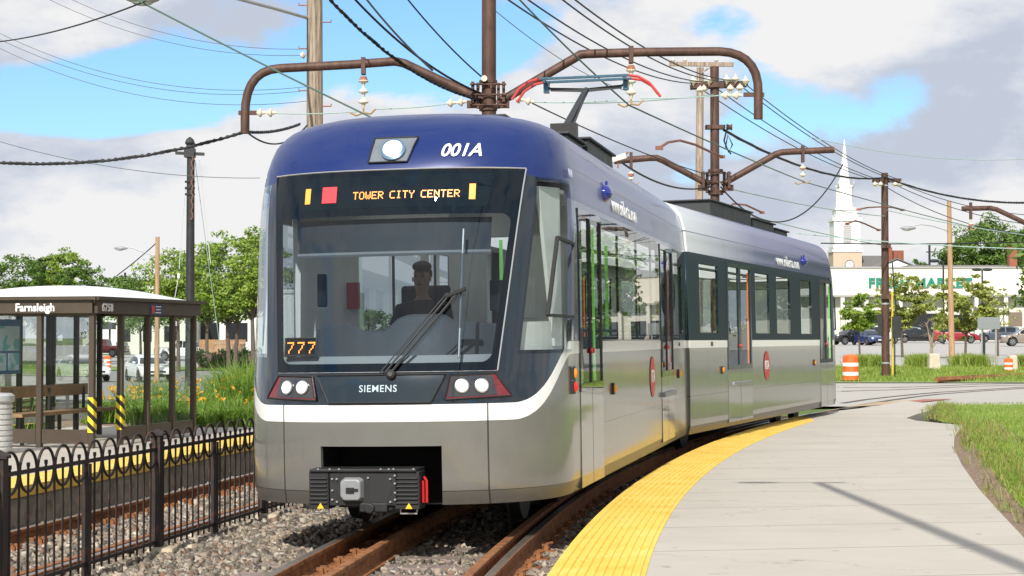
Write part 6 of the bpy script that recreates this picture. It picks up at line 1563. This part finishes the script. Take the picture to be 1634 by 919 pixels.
w0 = max(v.co.x for v in t.data.vertices) - min(v.co.x for v in t.data.vertices); t.matrix_basis = t.matrix_basis @ Matrix.Diagonal((tw_ / w0, 1.05, 1, 1))
# brick chimney and low grey roof
DC = 262
m = MB(); bbox(m, X(1450, DC), X(1612, DC), DC, DC + 8, gz, P(0, 423, DC).z); bld = m.build('low_building', simple('grey_roof', (.16, .155, .15), .9, var=.1)); tag(bld, 'low grey roofed building just showing over the store wall', 'building')
m = MB(); bbox(m, X(1606, DC), X(1618, DC), DC - 2, DC - .8, gz, P(0, 395, DC).z); m.box((X(1612, DC), DC - 1.4, P(0, 395, DC).z), (1.25, 1.4, .3)); ch = m.build('chimney', simple('red_brick', (.24, .085, .05), .9, var=.25, scale=2)); tag(ch, 'brick chimney standing behind the store under the big tree', 'chimney')
# ---- church
DCh = 300.0; s_ = DCh / F
cx_ = P(1349, 540, DCh).x; ch = thing('church', 'white steepled church tower with clock behind the store', 'church', V(cx_, DCh, T(cx_, DCh)))
zc = lambda py: P(817, py, DCh).z - ch.location.z
WHT = simple('white_clapboard', (.80, .80, .78), .6, var=.03); TAN = simple('tan_stone', (.52, .42, .32), .85, var=.08)
m = MB()
def sqbox(m, hw, z0, z1, hw1=None): m.box((0, 0, (z0 + z1) / 2), (hw * 2, hw * 2, z1 - z0), taper=(hw1 or hw) / hw)
sqbox(m, 2.35, 0, zc(402)); m.build('tower_base', TAN, ch)
m = MB(); sqbox(m, 2.5, zc(403), zc(399)); sqbox(m, 2.15, zc(399), zc(353)); sqbox(m, 2.35, zc(396), zc(393)); sqbox(m, 2.4, zc(354), zc(349)); sqbox(m, 1.75, zc(349), zc(335)); sqbox(m, 1.95, zc(336), zc(333)); m.build('belfry', WHT, ch)
m = MB(); m.lathe([(1.45, zc(333)), (1.40, zc(300)), (1.55, zc(299)), (1.55, zc(296)), (.95, zc(296)), (.9, zc(292)), (.04, zc(222))], n=8); m.build('spire', WHT, ch)
m = MB(); m.prism([V(-1.55, -2.2, zc(352)), V(1.55, -2.2, zc(352)), V(0, -2.2, zc(342))], (0, -.15, 0)); m.build('pediment', WHT, ch)
LV = simple('louvre_grey', (.42, .42, .42), .7, var=0)
m = MB(); m.box((0, -2.18, (zc(360) + zc(388)) / 2), (1.3, .1, zc(360) - zc(388)))
for i in range(8): m.box((0, -2.24, zc(386) + i * (zc(362) - zc(386)) / 7), (1.3, .06, .06))
m.build('louvre', LV, ch)
for s in (-1, 1):
    for hw, a in ((2.0, 349), (1.3, 296)): m = MB(); m.lathe([(.12, 0), (.2, .3), (.05, .7), (.08, .9), (.01, 1.1)], (s * hw, -hw, zc(a) - .05), 8); m.build('urn', LV, ch)
    m = MB(); m.box((s * .9, -2.2, (zc(398) + zc(354)) / 2), (.22, .12, zc(354) - zc(398))); m.box((s * 1.95, -2.2, (zc(398) + zc(354)) / 2), (.25, .12, zc(354) - zc(398))); m.build('pilaster', WHT, ch)
m = MB(); m.lathe([(.72, 0), (.72, .08)], (.3, -2.36, zc(423)), 24, axis=(0, -1, 0)); ck = m.build('clock_face', WHT, ch)
m = MB(); m.tube([(.3 + .72 * math.cos(a), -2.46, zc(423) + .72 * math.sin(a)) for a in arange(0, 6.2832, 24)], .05, 5, caps=False); m.bar((.3, -2.47, zc(423)), (.3, -2.47, zc(423) + .5), .07, .03); m.bar((.3, -2.47, zc(423)), (.62, -2.47, zc(423) + .05), .07, .03)
for i in range(12): a = i * math.pi / 6; m.box((.3 + .58 * math.cos(a), -2.46, zc(423) + .58 * math.sin(a)), (.07, .02, .07))
m.build('clock_hands', TRIM, ch)
m = MB(); bbox(m, 2.3, 9.0, 0, 14, 0, zc(426)); m.prism([V(2.3, -.2, zc(426)), V(9.0, -.2, zc(426)), V(8.2, -.2, zc(408)), V(2.3, -.2, zc(408))], (0, 14, 0)); m.build('nave_roof', simple('slate_roof', (.17, .165, .165), .8, var=.1), ch)
DH = 285; hx = P(1432, 540, DH).x; hs = thing('house', 'white gabled house end peeking over the store left of the brick chimney', 'building', V(hx, DH, T(hx, DH))); zh = lambda py: P(817, py, DH).z - hs.location.z
m = MB(); bbox(m, -3.2, 3.2, 0, 10, 0, zh(427)); m.prism([V(-3.2, 0, zh(427)), V(3.2, 0, zh(427)), V(0, 0, zh(415))], (0, 10, 0)); m.build('gable_wall', WHT, hs)
m = MB()
for s in (-1, 1): m.prism([V(s * 3.6, -.3, zh(428.5)), V(0, -.3, zh(413.5)), V(0, -.3, zh(412)), V(s * 3.6, -.3, zh(427))], (0, 10.5, 0))
m.build('roof', simple('slate_roof', (.17, .165, .165), .8, var=.1), hs)
m = MB(); m.box((-.9, 2, zh(406)), (1.0, 1, 2.4)); m.box((.6, 2, zh(407)), (1.6, 1, 1.6)); m.build('chimney', simple('red_brick', (.24, .085, .05), .9, var=.25, scale=2), hs)
# ---- left background buildings
DW = 215; wz0 = T(-40, DW)
def bldg(label, x0, x1, D, ytop, mat, wins=()):
    o = thing('building', label, 'building', V((X(x0, D) + X(x1, D)) / 2, D, T(-30, D))); m = MB(); zt = P(817, ytop, D).z; bbox(m, X(x0, D), X(x1, D), D, D + 20, T(-30, D), zt); L(o, m).build('wall', mat, o)
    m = MB(); bbox(m, X(x0, D), X(x1, D), D - .2, D - .01, zt - .45, zt - .1); L(o, m).build('coping', simple('pale_coping', (.6, .6, .6), .6, var=0), o)
    for a, b, c, d in wins: m = MB(); bbox(m, X(a, D), X(b, D), D - .06, D + .05, max(T(-30, D), P(817, d, D).z), P(817, c, D).z); L(o, m).build('window', SHOP, o)
    return o
bldg('long white flat roofed building behind the shelter roof', -420, 260, 225, 457, simple('white_render', (.72, .72, .72), .8, var=.04, scale=.3), [(10, 40, 520, 545), (60, 90, 520, 545), (100, 130, 520, 545)])
bldg('low pale building with dark shop windows behind the right shelter panes', 185, 300, 214, 470, CREAM2, [(193, 208, 515, 545), (228, 242, 518, 545), (262, 285, 520, 545)])
bldg('white building wing behind the tree beside the train', 300, 560, 222, 462, simple('white_render', (.72, .72, .72), .8, var=.04, scale=.3), [(320, 350, 515, 545), (360, 395, 515, 545)])
o = thing('storefront_canopy', 'dark canopy of the shopfront seen left of the shelter corner post', 'canopy', P(120, 520, 210)); m = MB(); m.box((0, 0, 0), (9, 2, .8)); m.build('canopy', simple('canopy_dark', (.05, .06, .07), .7), o)
m = MB()
for x_ in (-4, 4): m.box((x_, 0, -1.5), (.2, .2, 3))
m.build('post', BPOLE, o)
m = MB(); 
DWf = 150; x0, x1 = X(318, DWf), X(392, DWf); gz_ = T(-20, DWf)
for i in range(26): m.box((lerp(x0, x1, (i + .5) / 26), DWf, gz_ + 1.0), ((x1 - x0) / 26 - .02, .05, 2.0 + .02 * (i % 3)))
for z in (.4, 1.6): m.box(((x0 + x1) / 2, DWf + .06, gz_ + z), (x1 - x0, .06, .1))
wf = m.build('wooden_fence', simple('fence_timber', (.34, .20, .10), .8, var=.2, scale=1)); tag(wf, 'orange brown board fence behind the tree beside the train', 'fence')
# hedges
def hedge(label, x0, x1, D, h, d, leaf, seed):
    o = thing('hedge', label, 'hedge', V((x0 + x1) / 2, D, T((x0 + x1) / 2, D))); n = int((x1 - x0) * 26); rng = np.random.default_rng(seed)
    c = np.stack([rng.uniform(-(x1 - x0) / 2, (x1 - x0) / 2, n), rng.uniform(-d / 2, d / 2, n), rng.uniform(.1, h, n)], 1); v, f = leaves(c, np.full(n, .35), 34, .10, seed, .8); fastmesh('foliage', v, f, leaf, o)
    m = MB(); m.box((0, 0, h * .42), (x1 - x0 - .3, d * .6, h * .75)); m.build('branches', BARK, o); return o
LEAFD = leafmat('leaf_dark_green', [(.02, .05, .012), (.035, .08, .016), (.05, .11, .02)])
hedge('dark clipped hedge beside the train under the tree', X(315, 132), X(440, 132), 132, 1.35, 1.4, LEAFD, 31); hedge('clipped hedge seen through the shelter panes', X(-30, 130), X(62, 130), 130, 1.3, 1.4, LEAFB, 32)
# ================================================================ trees
def tree_px(label, px, D, ytop, rpx, seed, leaf, z=None, **k):
    b = P(px, 540, D); g = T(b.x, D) if z is None else z; H = (P(px, ytop, D).z - g); cr = rpx * D / F
    return make_tree(label, V(b.x, D, g), H, cr, seed, leaf, **k)
tree_px('broad green tree at the far left edge behind the shelter', 25, 150, 404, 52, 11, LEAFB, cz0=.45, nl=30, npc=60, ls=.14, kind='flat')
tree_px('airy tree with a raised tuft left of the shelter roof peak', 103, 150, 397, 34, 12, LEAFA, cz0=.5, nl=24, npc=55, ls=.13, kind='flat')
tree_px('low rounded tree just above the left part of the shelter roof', 130, 142, 424, 40, 13, LEAFB, cz0=.5, nl=28, npc=60, ls=.13, kind='flat')
tree_px('small tree between the two leftmost trees', 65, 165, 415, 32, 14, LEAFB, cz0=.5, nl=24, npc=55, ls=.14)
tree_px('leafy tree next to the train with a dark forked trunk', 370, 112, 372, 68, 15, LEAFA, cz0=.36, nl=40, npc=52, ls=.12, kind='flat', trunks=2)
tree_px('tree behind the slender black pole', 285, 122, 400, 55, 16, LEAFA, cz0=.42, nl=30, npc=50, ls=.12, kind='flat')
tree_px('tree filling the gap behind the black pole and the train', 330, 140, 402, 55, 17, LEAFB, cz0=.35, nl=36, npc=70, ls=.13)
tree_px('upright tree rising directly behind the train nose edge', 405, 100, 362, 42, 21, LEAFA, cz0=.4, nl=30, npc=50, ls=.11, kind='flat')
tree_px('tree seen low through the shelter panes', 225, 160, 440, 60, 18, LEAFB, cz0=.35, nl=30, npc=60, ls=.13)
tree_px('tree seen low through the left shelter panes', 90, 175, 455, 70, 19, LEAFB, cz0=.3, nl=30, npc=60, ls=.14)
for i, (px, D, yt, r) in enumerate(((175, 330, 436, 30), (205, 340, 442, 24), (245, 345, 447, 30), (460, 330, 430, 40))):
    tree_px(['distant tree above the shelter roof, left', 'distant tree above the shelter roof, middle', 'distant tree left of the lamp pole', 'distant tree hidden behind the train'][i], px, D, yt, r, 40 + i, LEAFB, cz0=.2, nl=22, npc=55, ls=.28)
tree_px('big round tree towering over the store at right', 1575, 275, 350, 62, 51, LEAFB, cz0=.25, nl=60, npc=90, ls=.26, cl=.25)
tree_px('big dark tree over the store at the right edge', 1640, 285, 362, 50, 52, LEAFB, cz0=.25, nl=44, npc=80, ls=.26, cl=.25)
tree_px('round tree lobe left of the big tree over the store', 1530, 280, 385, 34, 53, LEAFB, cz0=.25, nl=36, npc=80, ls=.24, cl=.25)
tree_px('small distant tree over the store beside the white gable', 1468, 300, 413, 16, 54, LEAFB, cz0=.2, nl=14, npc=50, ls=.25)
tree_px('honey locust with open feathery crown right of the brown pole', 1440, 108, 437, 42, 55, LEAFC, cz0=.35, nl=24, npc=42, ls=.11, kind='flat', cl=.22)
tree_px('honey locust behind the wooden lamp pole', 1540, 104, 441, 48, 56, LEAFC, cz0=.3, nl=26, npc=48, ls=.11, kind='flat', cl=.22)
tree_px('honey locust close behind the train tail', 1372, 112, 470, 30, 57, LEAFA, cz0=.4, nl=20, npc=46, ls=.11, kind='flat', cl=.24)
tree_px('thin sparse tree behind the grey sign', 1592, 112, 455, 32, 58, LEAFC, cz0=.35, nl=14, npc=12, ls=.10, kind='flat', cl=.2)
tree_px('bare dead tree with pale branches on the far grass', 1487, 84, 478, 26, 59, LEAFC, cz0=.3, nl=16, npc=6, ls=.08, bare=True, trunk_r=.09)
for i, (px, D, yt, r) in enumerate(((-75, 150, 402, 55), (-190, 140, 385, 60), (-330, 150, 400, 60), (-480, 130, 380, 70))):
    tree_px('tree past the left edge of the picture, number %s from the frame' % ['one', 'two', 'three', 'four'][i], px, D, yt, r, 90 + i, LEAFB, cz0=.4, nl=24, npc=40, ls=.16, kind='flat')
rng = np.random.default_rng(77); n = 2600; xx_ = rng.uniform(-190, 330, n); hh_ = 5 + 3 * np.sin(xx_ * .11) + 1.5 * np.sin(xx_ * .37)
c = np.stack([xx_, rng.uniform(395, 415, n), T(0, 400) + rng.uniform(0, 1, n) ** .7 * hh_], 1); v, f = leaves(c, np.full(n, 1.6), 26, .5, 78, .8); tag(fastmesh('distant_wood', v, f, LEAFB), kind='stuff')
# trees past the right edge that the train side mirrors
for i, (px, D, yt, r) in enumerate(((1730, 95, 330, 90), (1850, 100, 400, 100), (1990, 90, 300, 120), (2180, 85, 330, 140), (2420, 80, 260, 170), (2750, 75, 300, 200), (3150, 70, 250, 220))):
    tree_px('tree past the right edge of the picture, number %s from the frame' % ['one', 'two', 'three', 'four', 'five', 'six', 'seven'][i], px, D, yt, r, 70 + i, LEAFB, cz0=.3, nl=36, npc=40, ls=.22)
# grass tufts in the far verge
for i, (px, D, w_) in enumerate(((1370, 84, .9), (1394, 85, 1.0), (1465, 86, 1.1), (1472, 84, .8), (1538, 86, 1.1), (1556, 85, 1.1), (1632, 84, .8))):
    b = P(px, 540, D); o = thing('ornamental_grass', ['green grass tuft beside the orange barrel', 'green grass tuft just left of the brown pole', 'wide grass tuft left of the dead tree', 'grass tuft behind the concrete stump', 'grass tuft right of the wooden lamp pole', 'grass tuft just left of the grey sign', 'grass tuft at the right edge'][i], 'plant', V(b.x, D, T(b.x, D)), group='grass tufts along the car park')
    rng = np.random.default_rng(300 + i); n = 900; pts = np.stack([rng.normal(0, .26 * w_, n), rng.normal(0, .3, n), np.zeros(n)], 1); v, f = blade_cloud(pts, .5, .85, .016, .75, 310 + i); fastmesh('foliage', v, f, GRASS, o)
# ================================================================ street furniture on the right
ORG = simple('barrel_orange', (.80, .13, .02), .5, var=.06); WSTR = simple('reflective_white', (.8, .8, .8), .4, var=0)
def barrel(label, px, D, h=1.0):
    b = P(px, 540, D); o = thing('traffic_barrel', label, 'barrel', V(b.x, D, T(b.x, D) + .02), group='orange traffic barrels'); s = h; m = MB()
    m.lathe([(.33 * s, .0), (.33 * s, .06 * s), (.30 * s, .07 * s), (.285 * s, .9 * s), (.23 * s, .96 * s), (.08 * s, 1.0 * s)], n=20); m.build('body', ORG, o, True, angle=30)
    m = MB(); m.lathe([(.36 * s, -.01), (.36 * s, .05 * s)], n=20); m.build('base', TYRE, o)
    for z0 in (.22, .56):
        m = MB(); m.lathe([(.303 * s, z0 * s), (.299 * s, (z0 + .13) * s)], n=20); m.build('stripe', WSTR, o, True)
barrel('orange and white traffic barrel at the tail of the train', 1357, 67.5, 1.0); barrel('orange and white traffic barrel beside the concrete stump at right', 1609, 78, .62)
barrel('orange traffic barrel seen through the shelter on the far street', 172, 135, .9)
def stump(label, px, D, h, w_):
    b = P(px, 540, D); m = MB(); m.box((0, 0, h / 2 - .1), (w_, .55, h + .2), taper=.86); o = m.build('concrete_stump', simple('stump_concrete', (.50, .44, .35), .9, var=.15, bump=.3), bevel=.06); o.location = V(b.x, D, T(b.x, D)); tag(o, label, 'concrete block')
stump('weathered concrete stump under the bare dead tree', 1490, 82, .75, .55); stump('small leaning concrete stump beside the right barrel', 1615, 80, .72, .40)
sg = thing('road_sign', 'back of a grey rectangular sign on two posts before the parked cars', 'sign', V(P(1578, 540, 86).x, 86, T(20, 86))); zs = lambda py: P(817, py, 86).z - sg.location.z
m = MB(); m.box((0, 0, (zs(506) + zs(525)) / 2), (1.06, .03, zs(506) - zs(525))); m.build('sign_panel', simple('sign_back', (.33, .35, .36), .4, .6, var=.05), sg, bevel=.005)
for x_ in (-.33, .34):
    m = MB(); m.box((x_, .04, zs(508) / 2), (.06, .05, zs(508))); m.build('post', GALV, sg)
m = MB(); m.box((-.20, .2, zs(530) / 2), (.14, .10, zs(530))); m.build('timber_post', BPOLE, sg)
def lotlamp(label, px, D, ytop, two):
    b = P(px, 540, D); o = thing('street_lamp', label, 'street lamp', V(b.x, D, T(b.x, D))); zt = P(px, ytop, D).z - o.location.z; m = MB(); m.tube([(0, 0, 0), (0, 0, zt)], .09, 8); m.build('shaft', BPOLE, o, True)
    for s in ((-1, 1) if two else (-1,)):
        m = MB(); m.sphere((s * (.55 if two else .9), 0, zt + .05), .5, 10, sc=(1.1, .6, .35)); m.build('lamp_head', DARKG, o, True)
    m = MB(); m.bar((-.5 if two else -.8, 0, zt), (.5 if two else 0, 0, zt), .06, .06); m.build('arm', BPOLE, o)
lotlamp('twin headed car park lamp right of the wooden lamp pole', 1568, 190, 431, True); lotlamp('dark single headed car park lamp left of the wooden lamp pole', 1506, 175, 417, False)
lotlamp('tall dark lamp among the trees at far left', 87, 150, 415, False)
up, _ = pole('utility_pole', 'small distant utility pole over the store roof', 1484, 330, 18.6, .25, .2, BPOLE, None, cat='pole'); m = MB(); m.bar(loc(up, P(1478, 402, 330)), loc(up, P(1490, 402, 330)), .2, .2); m.build('crossarm', BPOLE, up)
up, _ = pole('utility_pole', 'small distant utility pole above the white building at left', 199, 330, 13.6, .25, .2, BPOLE, None, cat='pole'); m = MB(); m.bar(loc(up, P(190, 441, 330)), loc(up, P(208, 441, 330)), .2, .2); m.build('crossarm', BPOLE, up)
m = MB(); b = P(1364, 540, 68); m.tube([V(0, 0, 0), V(0, 0, 3.4)], .045, 8); o = thing('marker_stake', 'thin yellow and grey stake beside the third brown pole', 'stake', V(P(1424, 540, 72).x, 72, T(15, 72))); m.build('stake', simple('yellow_stake', (.6, .45, .05), .5, var=0), o)
